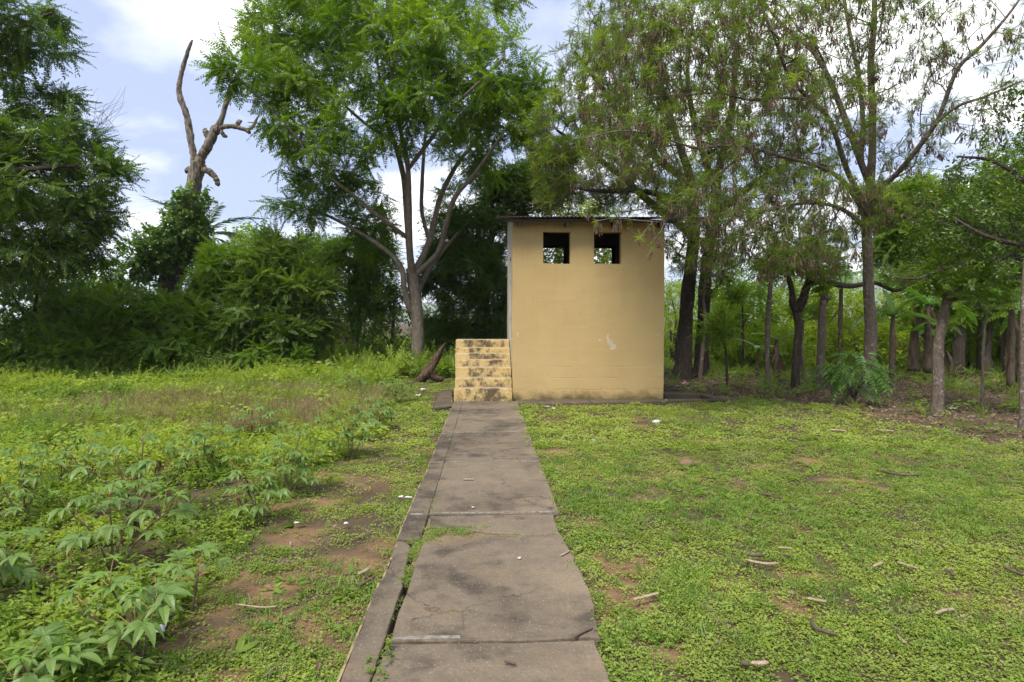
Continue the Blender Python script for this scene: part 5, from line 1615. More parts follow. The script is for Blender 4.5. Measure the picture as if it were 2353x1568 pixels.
post('sapling', 'pale trunk with spreading rooted base beyond the stump', 'sapling', [(2272, 842, 18), (2270, 815, 9), (2274, 780, 7.5), (2277, 720, 6.5), (2285, 640, 5)], 17.2, M['bark_lichen'], 3, 0, None, 19)
post('sapling', 'pale thin trunk leaning against the second massive dark trunk', 'sapling', [(1609, 868, 8), (1612, 830, 7), (1617, 780, 6.5), (1621, 735, 6), (1617, 690, 5), (1622, 640, 4)], 16.6, M['bark_lichen'], 2, 0, None, 21, 0.1)
post('sapling', 'small dark leafy sapling between the massive trunks and the slender post', 'sapling', [(1672, 893, 5), (1670, 850, 4.5), (1668, 810, 4), (1664, 780, 3)], 13.9, M['bark_dark'], 9, 0, None, 22, 0.05)
post('sapling', 'thin dark sapling behind the slender pale post', 'sapling', [(1706, 862, 5), (1707, 820, 4.5), (1708, 770, 4), (1706, 700, 3)], 17.5, M['bark_dark'], 5, 0, None, 23, 0.05)
post('sapling', 'grey twisted sapling just behind the forked trunk', 'sapling', [(1848, 876, 6), (1845, 840, 5.5), (1842, 800, 5), (1846, 740, 4)], 15.5, M['bark'], 4, 0, None, 24, 0.1)

# wire strands of the fence
t = thing('wire_fence', 'three slack rusty wires strung along the living fence posts', 'fence', tuple(P(1990, 900, 12)))
anc = [P(1767, 840, 13.85), P(1884, 838, 13.9), P(2156, 838, 10.3), P(2350, 838, 8.95)]
for h in (0.35, 0.75, 1.15):
    pts_ = []
    for a, b in zip(anc[:-1], anc[1:]):
        for s in np.linspace(0, 1, 8)[:-1]:
            p = np.array(a) * (1 - s) + np.array(b) * s
            p[2] = h - 0.16 * s * (1 - s); pts_.append(p)
    pts_.append(np.array([anc[-1].x, anc[-1].y, h]))
    MB().tube(pts_, 0.0012, 4).build('strand', M['wire_steel'], t)

# ---------------------------------------------------- bananas
def banana_leaf(L, Wd, seed, tear=0.25, droop=0.8):
    rs = random.Random(seed)
    n = 22
    V = []; F = []
    rib = []
    for i in range(n + 1):
        t_ = i / n
        rib.append(np.array([0, L * (t_ - 0.25 * droop * t_ ** 2.2), -droop * L * 0.55 * t_ ** 2.2]))
    for s in (-1, 1):
        for i in range(n):
            t0, t1 = i / n, (i + 1) / n
            w0 = Wd * math.sin(math.pi * min(1, 0.08 + 0.92 * t0)) ** 0.6; w1_ = Wd * math.sin(math.pi * min(1.0, 0.08 + 0.92 * t1)) ** 0.6
            gap = rs.random() < tear
            d0 = -0.25 * w0 * (1 + (0.8 * rs.random() if gap else 0)); d1 = -0.25 * w1_
            a, b = rib[i], rib[i + 1]
            c = b + np.array([s * w1_ * 0.5, 0.10 * w1_ - (0.03 * L if gap else 0), d1 + 0.1 * w1_]); d = a + np.array([s * w0 * 0.5, 0.10 * w0, d0 + 0.1 * w0])
            mc = (b + c) / 2 + np.array([0, 0, 0.05 * Wd]); md = (a + d) / 2 + np.array([0, 0, 0.05 * Wd])
            k = len(V); V += [a, b, mc, md, c, d]
            if s > 0:
                F += [[k, k + 3, k + 2, k + 1], [k + 3, k + 5, k + 4, k + 2]]
            else:
                F += [[k, k + 1, k + 2, k + 3], [k + 3, k + 2, k + 4, k + 5]]
    return np.array(V), np.array(F)


BL = []
for s in range(4):
    V, F = banana_leaf(1.5, 0.42, s, 0.3, 0.6 + 0.25 * s)
    BL.append(mesh('leaf', V, [F], M['banana'], False))
BD = []
for s in range(3):
    V, F = banana_leaf(0.85, 0.11, s + 10, 0.8, 0.5)
    BD.append(mesh('dry_leaf', V, [F], M['banana_dead'], False))


def banana(label, px, base_py, Y, top_py, rpx, leaves, dry, group='banana plants in the wood'):
    rpx = rpx * 0.68
    p, r = limb((px, base_py, rpx * 1.1), (px + 1, (base_py + top_py) / 2, rpx), (px + 3, top_py, rpx * 0.7), Y=Y)
    t = thing('banana_plant', label, 'banana plant', tuple(p[0]), group)
    q, rr = smooth_path(p, r, 5)
    MB().tube(q, rr, 12, 0.25, px).build('stem', M['bark_banana'], t)
    w0 = parent_world(t)
    for k, (az, el, s) in enumerate(leaves):
        o = link('leaf', BL[k % 4], t)
        o.location = Vector(q[-1]) - w0 + Vector((0, 0, -0.05 * (k % 3)))
        o.rotation_euler = (R(el), R(random.uniform(-15, 15)), R(az)); o.scale = (s, s, s)
    for k in range(dry):
        o = link('dry_leaf', BD[k % 3], t)
        z = q[int(len(q) * random.uniform(0.55, 0.95))]
        o.location = Vector(z) - w0
        a = k * 2.4 + 0.5
        o.rotation_euler = (R(random.uniform(-92, -78)), R(random.uniform(-30, 30)), a); o.scale = [random.uniform(0.45, 1.15)] * 3
        o.location += Vector((-math.sin(a), math.cos(a), 0)) * float(rr[-1]) * 0.8
    return t


banana('young banana plant with one upright pale leaf right beside the mottled trunk', 2049, 868, 14.8, 722, 9, [(10, 78, 0.55), (120, 35, 0.7), (250, 30, 0.7), (60, 20, 0.7), (200, 55, 0.6)], 4)
banana('stout banana stem wrapped in hanging dry brown leaves', 2099, 853, 16.5, 762, 17, [(170, 30, 0.9), (80, 40, 0.8), (300, 35, 0.9)], 11)
banana('tall banana stem with torn dry leaves close behind the crooked pollard', 2131, 858, 16.0, 700, 12, [(95, 45, 1.0), (200, 40, 1.0), (330, 50, 0.9), (270, 25, 1.0)], 8)
banana('banana plant with a wide green leaf stretched towards the pollard', 2322, 893, 13.0, 690, 11, [(85, 12, 1.05), (100, 40, 0.9), (200, 45, 0.9), (20, 55, 0.8), (300, 40, 0.9), (150, 20, 0.8)], 6)
banana('brown banana stem crowded behind the wide leaved plant', 2345, 880, 13.8, 700, 12, [(60, 50, 0.9), (250, 50, 0.9), (160, 40, 0.8)], 6)
banana('small banana plant growing behind the slender pale post', 1740, 868, 17.0, 800, 6, [(60, 40, 0.55), (150, 35, 0.5), (290, 40, 0.6), (220, 30, 0.5)], 1)
banana('dry leaved banana stem between the slender post and the forked trunk', 1783, 870, 16.0, 780, 9, [(100, 30, 0.6), (230, 45, 0.5)], 9)
banana('tall banana plant with broad leaves high behind the mottled trunk', 1930, 850, 19.0, 640, 8, [(60, 35, 1.3), (100, 45, 1.2), (280, 40, 1.3), (200, 30, 1.2), (330, 45, 1.2), (150, 20, 1.2)], 3)
banana('tall banana plant with broad leaves arching above the wood edge bushes', 2250, 850, 18.0, 560, 8, [(60, 35, 1.3), (100, 45, 1.3), (280, 40, 1.3), (200, 40, 1.2), (330, 50, 1.2), (150, 30, 1.2)], 3)

# fallen dry banana leaves
t = thing('dry_leaf_heap', 'fan of dry brown banana leaves collapsed beside the crooked pollard', 'dead leaves', tuple(G(2185, 868, -0.05)))
c0 = Vector(P(2176, 805, 12.6))
for k in range(7):
    o = link('dry_leaf', BD[k % 3], t)
    o.location = c0 - parent_world(t)
    o.rotation_euler = (R(-62 + random.uniform(-8, 8)), R(random.uniform(-25, 25)), R(-150 + k * 28)); o.scale = [random.uniform(0.75, 0.95)] * 3

# ---------------------------------------------------- bush with large pinnate leaves at the foot of the pod tree
bb = G(1962, 925, -0.05)
t = thing('large_leaved_bush', 'dark green bush of large drooping pinnate leaves at the foot of the mottled trunk', 'bush', tuple(bb))
gl = []
for s in range(3):
    V, F = frond(0.46, 8, 0.115, 0.052, 0.75 + 0.15 * s, 66, 0.4, random.Random(s + 50), True, 0.006)
    gl.append(mesh('leaf', V, [F], M['goose'], False))
YK = bb.y - 0.1
mb = MB()
for k in range(60):
    c = blob_points([(1962, 848, 46, 50, YK, 0.42)], 3)[0]
    a = math.atan2(c[1] - YK, c[0] - bb.x)
    o = link('leaf', gl[k % 3], t)
    o.location = Vector(c) - parent_world(t)
    o.rotation_euler = (R(random.uniform(-25, 25)), R(random.uniform(-20, 20)), a - math.pi / 2 + random.uniform(-0.5, 0.5)); o.scale = [random.uniform(0.7, 1.1)] * 3
    if k % 6 == 0:
        mb.tube(*smooth_path([np.array(bb), (np.array(bb) + c) / 2 + np.array([0, 0, 0.1]), c], [0.012, 0.009, 0.005], 4), 5)
mb.build('stem', M['twig_dark'], t)

# ---------------------------------------------------- rotten log by the steps
YG = 16.2
t = thing('rotten_log', 'reddish brown rotten log with forked base leaning up behind the steps', 'log', tuple(P(985, 880, YG)))
MB().tube(*smooth_path(*limb((962, 876, 8), (978, 862, 11), (992, 844, 9), (1006, 820, 8), (1017, 800, 5), (1024, 787, 1.5), Y=YG), 9), 16, 0.6, 4).build('trunk', M['bark_red'], t)
MB().tube(*smooth_path(*limb((992, 850, 12), (975, 864, 9), (952, 878, 6), (935, 886, 3), Y=YG), 8), 12, 0.5, 6).build('root', M['bark_red'], t)
MB().tube(*smooth_path(*limb((990, 852, 11), (1000, 868, 8), (1018, 872, 5), Y=YG), 4), 10, 0.4, 9).build('root', M['bark_red'], t)

# ================================================================== ground cover
def fan(density, y0, y1, half=0.92, dmax=1.0):
    """random points over the ground in front of the camera, density(y) per square metre"""
    ys = np.linspace(y0, y1, 400); w = density(ys) * (2 * (half * ys + 0.7))
    cdf = np.cumsum(w); tot = np.trapezoid(w, ys) if hasattr(np, 'trapezoid') else np.trapz(w, ys)
    n = int(tot)
    y = np.interp(rng.random(n), cdf / cdf[-1], ys)
    x = (rng.random(n) * 2 - 1) * (half * y + 0.7)
    return x, y


def blocked(x, y, m=0.0):
    b = (x > PATH_L - m) & (x < PATH_R - 0.02 + m) & (y < 11.9)
    b |= (x > BX0 - 1.15 - m) & (x < BX0 + 0.1) & (y > 11.85 - m) & (y < 14.2)
    b |= (x > BX0 - m) & (x < BX1 + m) & (y > BY0 - m) & (y < BY1 + m)
    b |= (x > 0.55) & (x < 3.55) & (y > 11.42 + 0.16 * (x - 0.58)) & (y < BY1)
    b |= (x > 3.4) & (x < 4.7) & (y > 11.95) & (y < 13.2)
    b |= (x > -1.15) & (x < -0.6) & (y > 11.75) & (y < 13.9)
    return b


def xb(y, nz=True):
    b = np.interp(y, [0, 2.6, 3.5, 4.7, 6.3, 8.3, 11, 15.4, 20], [-1.5, -1.57, -1.72, -1.85, -1.9, -1.55, -1.75, -2.4, -3.0])
    return b + (0.5 * (fbm(y * 0.9, y * 0 + 3.1, 55) - 0.5) if nz else 0)


def place(name, x, y, protos, smin, smax, tilt=0.15, tint=None, z=0.0, mult=None):
    n = len(x)
    e = np.stack([rng.normal(0, tilt, n), rng.normal(0, tilt, n), rng.random(n) * 6.283], -1)
    s = rng.uniform(smin, smax, n)
    if mult is not None:
        s = s * mult
    return scatter(name, np.stack([x, y, gz(x, y) + z], -1), e, s, protos, None, tint)


def rosette(n, rad, hgt, L, Wd, seed, six=False):
    rs = random.Random(seed); g = Geo()
    for i in range(n):
        a = rs.uniform(0, 6.28); r = rad * math.sqrt(rs.random()); h = hgt * (0.35 + 0.65 * rs.random()) * (1 - 0.5 * r / rad)
        k = rs.uniform(0.6, 1.25)
        V, F = leaf6(L * k, Wd * k, 0.1, 0.25) if six else leaflet(L * k, Wd * k, 0.12, 0.2)
        g.add(V, F, rotm(0, 0, a + rs.uniform(-0.9, 0.9) - 1.57) @ rotm(rs.uniform(-0.2, 0.6), rs.uniform(-0.35, 0.35), 0), (r * math.cos(a), r * math.sin(a), h))
    return g.get()


def blades(n, rad, L, Wd, seed, lean=0.5):
    rs = random.Random(seed); V = []; F = []
    for i in range(n):
        a = rs.uniform(0, 6.28); r = rad * math.sqrt(rs.random()); b = rs.uniform(0, 6.28); k = L * rs.uniform(0.5, 1.2); le = lean * rs.uniform(0.3, 1.2)
        p = np.array([r * math.cos(a), r * math.sin(a), 0]); d = np.array([math.cos(b), math.sin(b), 0]); s = np.array([-math.sin(b), math.cos(b), 0]) * Wd / 2
        m = p + d * k * le * 0.35 + np.array([0, 0, k * 0.6]); tp = p + d * k * le + np.array([0, 0, k * (1 - 0.35 * le)])
        q = len(V); V += [p - s, p + s, m + s * 0.8, m - s * 0.8, tp]
        F += [[q, q + 1, q + 2], [q, q + 2, q + 3], [q + 3, q + 2, q + 4]]
    return np.array(V), np.array(F)


def weed(n, h, L, Wd, seed, six=False):
    """upright leafy stem"""
    rs = random.Random(seed); g = Geo()
    for st in range(3):
        ax = rs.uniform(0, 6.28); le = rs.uniform(0.1, 0.6)
        hh = h * rs.uniform(0.65, 1.1)
        for i in range(n):
            t_ = 0.25 + 0.75 * (i / n)
            c = np.array([math.cos(ax) * le * hh * t_ * t_, math.sin(ax) * le * hh * t_ * t_, hh * t_])
            a = i * 2.4 + rs.uniform(-0.4, 0.4); k = rs.uniform(0.7, 1.2) * (1.1 - 0.5 * t_)
            V, F = leaf6(L * k, Wd * k, 0.1, 0.3) if six else leaflet(L * k, Wd * k, 0.12, 0.3)
            g.add(V, F, rotm(0, 0, a) @ rotm(rs.uniform(-0.1, 0.5), rs.uniform(-0.3, 0.3), 0), c)
        s = 0.002
        top = np.array([math.cos(ax) * le * hh, math.sin(ax) * le * hh, hh])
        g.add(np.array([[-s, 0, 0], [s, 0, 0], top * 0.5 * np.array([0.5, 0.5, 1]), top]), np.array([[0, 1, 2], [0, 2, 3]]))
    return g.get()


PR['clover'] = [proto('tuft', rosette(36, 0.058, 0.030, 0.0138, 0.0110, 300 + i), M['leaf_clover']) for i in range(5)]
PR['clover_far'] = [proto('tuft', rosette(30, 0.11, 0.042, 0.029, 0.023, 310 + i), M['leaf_clover']) for i in range(4)]
PR['grass'] = [proto('tuft', blades(26, 0.05, 0.055, 0.0035, 320 + i, 0.9), M['grass']) for i in range(4)]
PR['tallgrass'] = [proto('tuft', blades(16, 0.07, 0.50, 0.010, 330 + i, 0.7), M['grass']) for i in range(4)]
PR['drygrass'] = [proto('tuft', blades(30, 0.14, 0.40, 0.005, 340 + i, 0.6), M['grass_dry']) for i in range(4)]
PR['plantain'] = [proto('rosette', rosette(9, 0.03, 0.03, 0.085, 0.034, 350 + i, True), M['leaf_weed']) for i in range(3)]
PR['weed'] = [proto('weed', rosette(34, 0.10, 0.15, 0.048, 0.028, 360 + i) if i < 3 else weed(11, 0.20, 0.050, 0.030, 360 + i), M['leaf_weed']) for i in range(5)]
PR['weed_big'] = [proto('weed', rosette(44, 0.25, 0.34, 0.095, 0.060, 370 + i, True) if i < 3 else weed(12, 0.42, 0.085, 0.05, 370 + i, True), M['leaf_weed']) for i in range(4)]
PR['weed_pin'] = []
for i in range(3):
    V, F = sprig_pinnate(9, 0.30, 6, 0.062, 0.028, 0.6, 380 + i, 1.1)
    PR['weed_pin'].append(proto('weed', (V @ rotm(R(90), 0, 0).T + np.array([0, 0, 0.16]), F), M['leaf_weed']))
PR['deadleaf'] = [proto('dead_leaf', leaf6(0.07, 0.034, 0.35 * (1 if i % 2 else -1), 0.35 * (i - 1)), M['litter']) for i in range(4)]
PR['bits'] = [proto('bits', blades(5, 0.06, 0.09, 0.005, 390 + i, 2.4), M['litter']) for i in range(3)]

# clover lawn
x, y = fan(lambda y: 760 / (1 + (y / 4.6) ** 2.0), 2.0, 8.0)
keep = ~blocked(x, y, -0.045) & (x > xb(y) - 0.3)
dens = 0.40 + 0.9 * np.clip((fbm(x * 2.4, y * 2.4, 21) - 0.34) / 0.16, 0, 1)
dens = np.where(x < PATH_L, dens * np.clip((fbm(x * 1.9, y * 1.9, 23) - 0.36) / 0.14, 0.12, 1.0), dens)
keep &= rng.random(len(x)) < dens * (1 - 0.97 * bare(x, y))
x, y = x[keep], y[keep]
place('clover', x, y, PR['clover'], 0.75, 1.35, 0.2, np.clip((fbm(x * 0.8, y * 0.8, 25) - 0.42) * 2.0, 0, 0.5) + 0.35 * rng.random(len(x)) ** 2)
x, y = fan(lambda y: 150 / (1 + (y / 9.0) ** 1.6), 7.5, 17.5)
keep = ~blocked(x, y, 0.0) & (x > xb(y) - 0.2) & (rng.random(len(x)) > 0.985 * litter_zone(x, y))
dens = 0.35 + 0.9 * np.clip((fbm(x * 2.0, y * 2.0, 21) - 0.32) / 0.16, 0, 1)
keep &= rng.random(len(x)) < dens * (1 - 0.95 * bare(x, y))
x, y = x[keep], y[keep]
place('clover', x, y, PR['clover_far'], 0.75, 1.3, 0.2, np.clip((fbm(x * 0.6, y * 0.6, 25) - 0.30) * 2.0, 0, 0.7) + 0.12 * rng.random(len(x)))

# fine grass between
x, y = fan(lambda y: 230 / (1 + (y / 4.5) ** 1.6), 2.0, 13.5)
dpath = np.minimum(np.abs(x - PATH_R), np.abs(x - PATH_L))
gd = np.clip((fbm(x * 0.9, y * 0.9, 61) - 0.46) / 0.12, 0, 1) * 0.7 + np.clip(1 - dpath / 0.25, 0, 1) * 0.5 + 0.8 * np.exp(-(((x - 0.85) / 0.45) ** 2 + ((y - 5.6) / 1.3) ** 2))
keep = ~blocked(x, y, -0.03) & (x > xb(y) - 0.2) & (rng.random(len(x)) < gd * (1 - 0.9 * bare(x, y))) & (rng.random(len(x)) > litter_zone(x, y))
x, y = x[keep], y[keep]
place('grass', x, y, PR['grass'], 0.7, 1.5, 0.25, 0.35 * rng.random(len(x)) ** 3)

# broad leaved rosettes
x, y = fan(lambda y: 9.0 / (1 + (y / 6.0) ** 2), 2.0, 10)
keep = ~blocked(x, y, 0.05) & (x > xb(y)) & (rng.random(len(x)) < 0.25 + np.clip((fbm(x * 1.2, y * 1.2, 67) - 0.45) / 0.1, 0, 1))
place('rosette_weeds', x[keep], y[keep], PR['plantain'], 0.6, 1.1, 0.2, 0.1 * rng.random(keep.sum()))

x, y = fan(lambda y: 10.0 / (1 + (y / 6.0) ** 1.5), 2.0, 13)
keep = ~blocked(x, y, 0.03) & (x > xb(y)) & (rng.random(len(x)) > litter_zone(x, y)) & (rng.random(len(x)) < 0.15 + np.clip((fbm(x * 0.9, y * 0.9, 68) - 0.42) / 0.1, 0, 1))
place('lawn_weeds', x[keep], y[keep], PR['weed'], 0.25, 0.5, 0.3, 0.3 * rng.random(keep.sum()))

# left field: low weeds near, taller and drier further back
x, y = fan(lambda y: 420 / (1 + (y / 3.6) ** 2.0), 1.8, 10.5)
keep = (x < xb(y)) & (x > -9) & (rng.random(len(x)) < 1 - 0.9 * bare(x, y))
keep &= rng.random(len(x)) < 0.35 + np.clip((fbm(x * 1.7, y * 1.7, 27) - 0.34) / 0.15, 0, 1)
x, y = x[keep], y[keep]
place('weeds', x, y, PR['weed'], 0.55, 1.15, 0.25, np.clip((fbm(x * 0.9, y * 0.9, 29) - 0.32) * 2.4, 0, 0.8) + 0.15 * rng.random(len(x)), mult=0.6 + 0.8 * fbm(x * 1.1, y * 1.1, 33))
x, y = fan(lambda y: 62 + 0 * y, 6.5, 19.0, 0.95)
dry = np.clip(1.25 - np.sqrt(((x + 4.1) / 3.1) ** 2 + ((y - 11.0) / 2.6) ** 2), 0, 0.5) * 2
dry = np.clip(dry * (0.55 + 1.3 * (fbm(x * 0.9, y * 0.9, 35) - 0.3)), 0, 1)
ok = (x < xb(y) - 0.05) & (x > -17)
hn = 0.25 + 1.5 * fbm(x * 1.3, y * 1.3, 39)
keep = ok & (rng.random(len(x)) > dry * 0.82) & (rng.random(len(x)) < 0.72)
place('weeds', x[keep], y[keep], PR['weed_big'] + PR['weed_big'] + PR['weed_pin'][:1], 0.55, 1.1, 0.25, np.clip((fbm(x * 0.5, y * 0.5, 45) - 0.26) * 2.4, 0, 0.85)[keep] + 0.12 * rng.random(keep.sum()), mult=(hn * np.interp(y, [6, 9, 13, 16, 18], [0.6, 0.7, 0.85, 0.95, 1.0]))[keep])
keep = ok & (rng.random(len(x)) < dry * 0.8 + 0.01)
place('dry_grass', x[keep], y[keep], PR['drygrass'], 0.6, 1.05, 0.2, 0.7 * rng.random(keep.sum()) ** 2)
keep = ok & (rng.random(len(x)) < np.where(y > 15.5, 0.03, 0.004))
place('tall_grass', x[keep], y[keep], PR['tallgrass'], 0.6, 1.2, 0.2, 0.4 * rng.random(keep.sum()))

# weeds in the path crack, along its edge and where the corner is gone
cx = []; cy = []
for (a, b, n) in [(2.3, 3.0, 26), (3.1, 3.5, 10), (3.55, 4.35, 70), (4.9, 5.4, 40), (5.5, 7.0, 25), (7.0, 9.6, 40), (1.6, 2.3, 14)]:
    cy += list(rng.uniform(a, b, n)); cx += list(rng.normal(CRACK - 0.01, 0.022, n))
for (q0, q1, n, sx, sy) in [(-0.22, 4.52, 60, 0.09, 0.05), (-0.38, 4.45, 30, 0.05, 0.08), (-0.50, 4.32, 24, 0.05, 0.03), (0.12, 4.37, 20, 0.15, 0.012), (-0.44, 5.1, 26, 0.04, 0.12), (-0.45, 8.9, 24, 0.05, 0.35), (0.3, 11.6, 20, 0.25, 0.06), (-0.3, 11.1, 16, 0.15, 0.1)]:
    cx += list(rng.normal(q0, sx, n)); cy += list(rng.normal(q1, sy, n))
cx = np.array(cx); cy = np.array(cy); n = len(cx)
scatter('crack_weeds', np.stack([cx, cy, np.full(n, -0.018)], -1), np.stack([rng.normal(0, .2, n), rng.normal(0, .2, n), rng.random(n) * 6.28], -1), rng.uniform(0.35, 0.75, n), PR['clover'] + PR['grass'][:1], None, 0.3 * rng.random(n))
q = [(-0.47, 2.75, 0.55), (-0.46, 2.85, 0.5), (-0.48, 2.62, 0.45), (-0.46, 2.5, 0.4), (-0.455, 2.2, 0.35), (-0.47, 4.2, 0.3), (0.40, 11.75, 0.5), (0.44, 11.8, 0.55), (0.36, 12.16, 0.45), (0.62, 11.5, 0.6), (0.75, 11.38, 0.5), (1.0, 11.4, 0.45), (2.6, 11.98, 0.35), (1.7, 11.95, 0.35), (0.35, 12.0, 0.35)]
q = np.array(q); n = len(q)
zq = np.where((q[:, 1] > 11.95) & (q[:, 0] < 0.5), 0.42, np.where((q[:, 1] > 11.9) & (q[:, 0] < 0.5), 0.24, -0.02))
scatter('joint_weeds', np.c_[q[:, :2], zq], np.stack([rng.normal(0, .2, n), rng.normal(0, .2, n), rng.random(n) * 6.28], -1), q[:, 2], PR['weed'], None, 0.2 * rng.random(n))

# leaf litter
x, y = fan(lambda y: 75 + 0 * y, 6.0, 22.0, 0.95)
keep = ~blocked(x, y) & (rng.random(len(x)) < litter_zone(x, y) * 0.8)
place('leaf_litter', x[keep], y[keep], PR['deadleaf'], 0.7, 1.5, 0.5, rng.random(keep.sum()), z=0.02)
x, y = fan(lambda y: 44 / (1 + (y / 7) ** 1.5), 2.0, 14.0)
keep = ~blocked(x, y, -0.02) & (x > xb(y) - 0.4) & (rng.random(len(x)) < 0.30 + 0.7 * (x < PATH_L) + 0.6 * (x > 0.16 * y + 2.0))
place('leaf_litter', x[keep], y[keep], PR['deadleaf'][:2] + PR['bits'], 0.3, 0.8, 0.3, rng.random(keep.sum()), z=0.03)
# undergrowth in the wood
x, y = fan(lambda y: 7 + 0 * y, 6.5, 24.0, 0.95)
keep = ~blocked(x, y, 0.2) & (rng.random(len(x)) < litter_zone(x, y) * np.clip((fbm(x * 0.6, y * 0.6, 81) - 0.33) / 0.2, 0.15, 1) * np.interp(y, [9, 15, 20], [0.35, 0.7, 1]))
place('undergrowth', x[keep], y[keep], PR['weed_big'] + PR['weed_pin'], 0.4, 0.9, 0.25, 0.5 * rng.random(keep.sum()))
# rough growth under the hedge and beyond it
x, y = fan(lambda y: 10 + 0 * y, 17.0, 34.0, 0.95)
keep = ((x < 0.3) | ((x > 3.6) & (y > 27)))
place('undergrowth', x[keep], y[keep], PR['weed_big'] + PR['weed_pin'], 1.0, 2.0, 0.25, 0.6 * rng.random(keep.sum()))

# ================================================================== cassava
def palm_leaf(nl, L, Wd, seed, droop=0.45):
    rs = random.Random(seed); g = Geo()
    for i in range(nl):
        a = (i - (nl - 1) / 2) * (235 / (nl - 1)) if nl > 1 else 0
        k = 1.0 - 0.38 * abs(i - (nl - 1) / 2) / ((nl - 1) / 2)
        n = 5
        V = []; F = []
        Lk = L * k * rs.uniform(0.92, 1.05); dr = droop * rs.uniform(0.7, 1.3)
        for j in range(n + 1):
            t_ = j / n
            w = Wd * k * (math.sin(math.pi * min(1, t_ ** 0.8 * 0.97 + 0.03)) ** 0.9 * 0.9 + 0.10 * (1 - t_))
            y_ = Lk * t_ * (1 - 0.18 * dr * t_); z_ = -dr * Lk * 0.55 * t_ * t_ + 0.05 * Lk * math.sin(t_ * 3)
            V += [[-w / 2, y_, z_ + 0.16 * w], [0, y_, z_], [w / 2, y_, z_ + 0.16 * w]]
        for j in range(n):
            b = 3 * j
            F += [[b, b + 1, b + 4], [b, b + 4, b + 3], [b + 1, b + 2, b + 5], [b + 1, b + 5, b + 4]]
        g.add(np.array(V), np.array(F), rotm(0, 0, R(a)) @ rotm(rs.uniform(-0.1, 0.05), rs.uniform(-0.1, 0.1), 0))
    return g.get()


CL = []
for s in range(6):
    V, F = palm_leaf([7, 5, 7, 6, 5, 7][s], 0.135, 0.044, s, [0.3, 0.5, 0.7, 0.45, 0.6, 0.9][s])
    CL.append(mesh('leaf', V, [F], M['cassava'], False))
CY = []
for s in range(2):
    V, F = palm_leaf(5, 0.10, 0.030, s + 20, 0.25)
    CY.append(mesh('leaf', V, [F], M['cassava_young'], False))
CDm = []
for s in range(2):
    V, F = palm_leaf(5, 0.11, 0.05, s + 30, 3.2)
    V = V * np.array([0.5, 0.55, 1.0])
    CDm.append(mesh('withered_leaf', V, [F], M['cassava_dead'], False))


def cassava(label, base, stems, seed, nl=11, dead=0, size=1.0, pet=0.17):
    nl += 1; size *= 0.95
    """base pixel on the ground; stems: list of (tip px, tip py, dY)"""
    rs = random.Random(seed)
    b = G(base[0], base[1], -0.05)
    b.z = float(gz(b.x, b.y))
    t = thing('cassava_plant', label, 'cassava plant', tuple(b), 'cassava plants in the field')
    sb = MB(); pb = MB(); leaves = []; w0 = parent_world(t)
    for (px, py, dy) in stems:
        tip = np.array(P(px, py, b.y + dy)); tip[2] = max(tip[2], b.z + 0.15)
        a = np.array(b) + np.array([rs.uniform(-0.02, 0.02), rs.uniform(-0.02, 0.02), -0.03])
        mid = (a + tip) / 2 + np.array([0.25 * (a[0] - tip[0]) * 0.3, 0, 0.05]) + rng.normal(size=3) * 0.015
        p, r = smooth_path([a, mid, tip], [0.0075, 0.0055, 0.0035], 5)
        sb.tube(p, r, 6, 0.15, seed)
        for k in range(nl):
            s = 1 - 0.62 * (k / nl) ** 1.1
            f = s * (len(p) - 1); i0 = min(int(f), len(p) - 2)
            o = p[i0] + (p[i0 + 1] - p[i0]) * (f - i0)
            az = k * 2.4 + seed + rs.uniform(-0.3, 0.3)
            el = R(70 - 75 * (k / nl) + rs.uniform(-10, 10))
            Lp = pet * size * rs.uniform(0.75, 1.25) * (0.5 + 0.5 * min(1, (k + 1) / 4))
            d = np.array([math.cos(az) * math.cos(el), math.sin(az) * math.cos(el), math.sin(el)])
            e = o + d * Lp
            if e[2] < b.z + 0.04:
                e[2] = b.z + 0.04 + 0.05 * rs.random()
            pb.tube([o, (o + e) / 2 + np.array([0, 0, 0.01]), e], [0.0028, 0.002, 0.0018], 4, cap=False)
            leaves.append((e, az, k, el))
    sb.build('stem', M['stem'], t)
    pb.build('petiole', M['petiole'], t)
    nd = 0
    for (e, az, k, el) in leaves:
        if nd < dead and k >= nl - 2:
            me_ = CDm[nd % 2]; nd += 1; nm = 'withered_leaf'
        else:
            me_ = CY[k % 2] if k < 2 else CL[rs.randrange(6)]; nm = 'leaf'
        o = link(nm, me_, t)
        o.location = Vector(e) - w0
        sc_ = size * rs.uniform(0.75, 1.2) * (0.8 if k < 2 else 1.0)
        o.scale = (sc_, sc_, sc_)
        o.rotation_euler = (-R(rs.uniform(-4, 20)) + (0.25 if k < 3 else 0), R(rs.uniform(-18, 18)), az - math.pi / 2 + rs.uniform(-0.3, 0.3))
    return t


cassava('cassava plant with several bare stems and a brown withered leaf in the near field', (262, 1318), [(150, 1170, 0.1), (330, 1140, 0.15), (250, 1145, -0.05), (400, 1165, 0.0)], 1, 9, 3, 1.0)
cassava('broad leaved cassava plant nearest to the bare red soil patch', (335, 1530), [(250, 1345, 0.05), (360, 1370, 0.0), (180, 1400, -0.05), (310, 1430, -0.15)], 2, 6, 0, 1.0)
cassava('cassava plant cut off by the lower corner of the picture', (30, 1640), [(60, 1540, 0.0), (150, 1560, 0.1)], 3, 8, 0, 1.0, 0.14)
cassava('cassava plant at the very edge of the field above the corner one', (-20, 1390), [(20, 1270, 0.0), (-40, 1290, 0.1)], 4, 9, 0, 1.0, 0.15)
cassava('tall cassava plant behind the many stemmed one with dry dark leaves', (310, 1195), [(330, 1005, 0.0), (260, 1040, 0.1), (400, 1050, 0.15), (200, 1080, 0.0)], 5, 10, 3, 1.0)
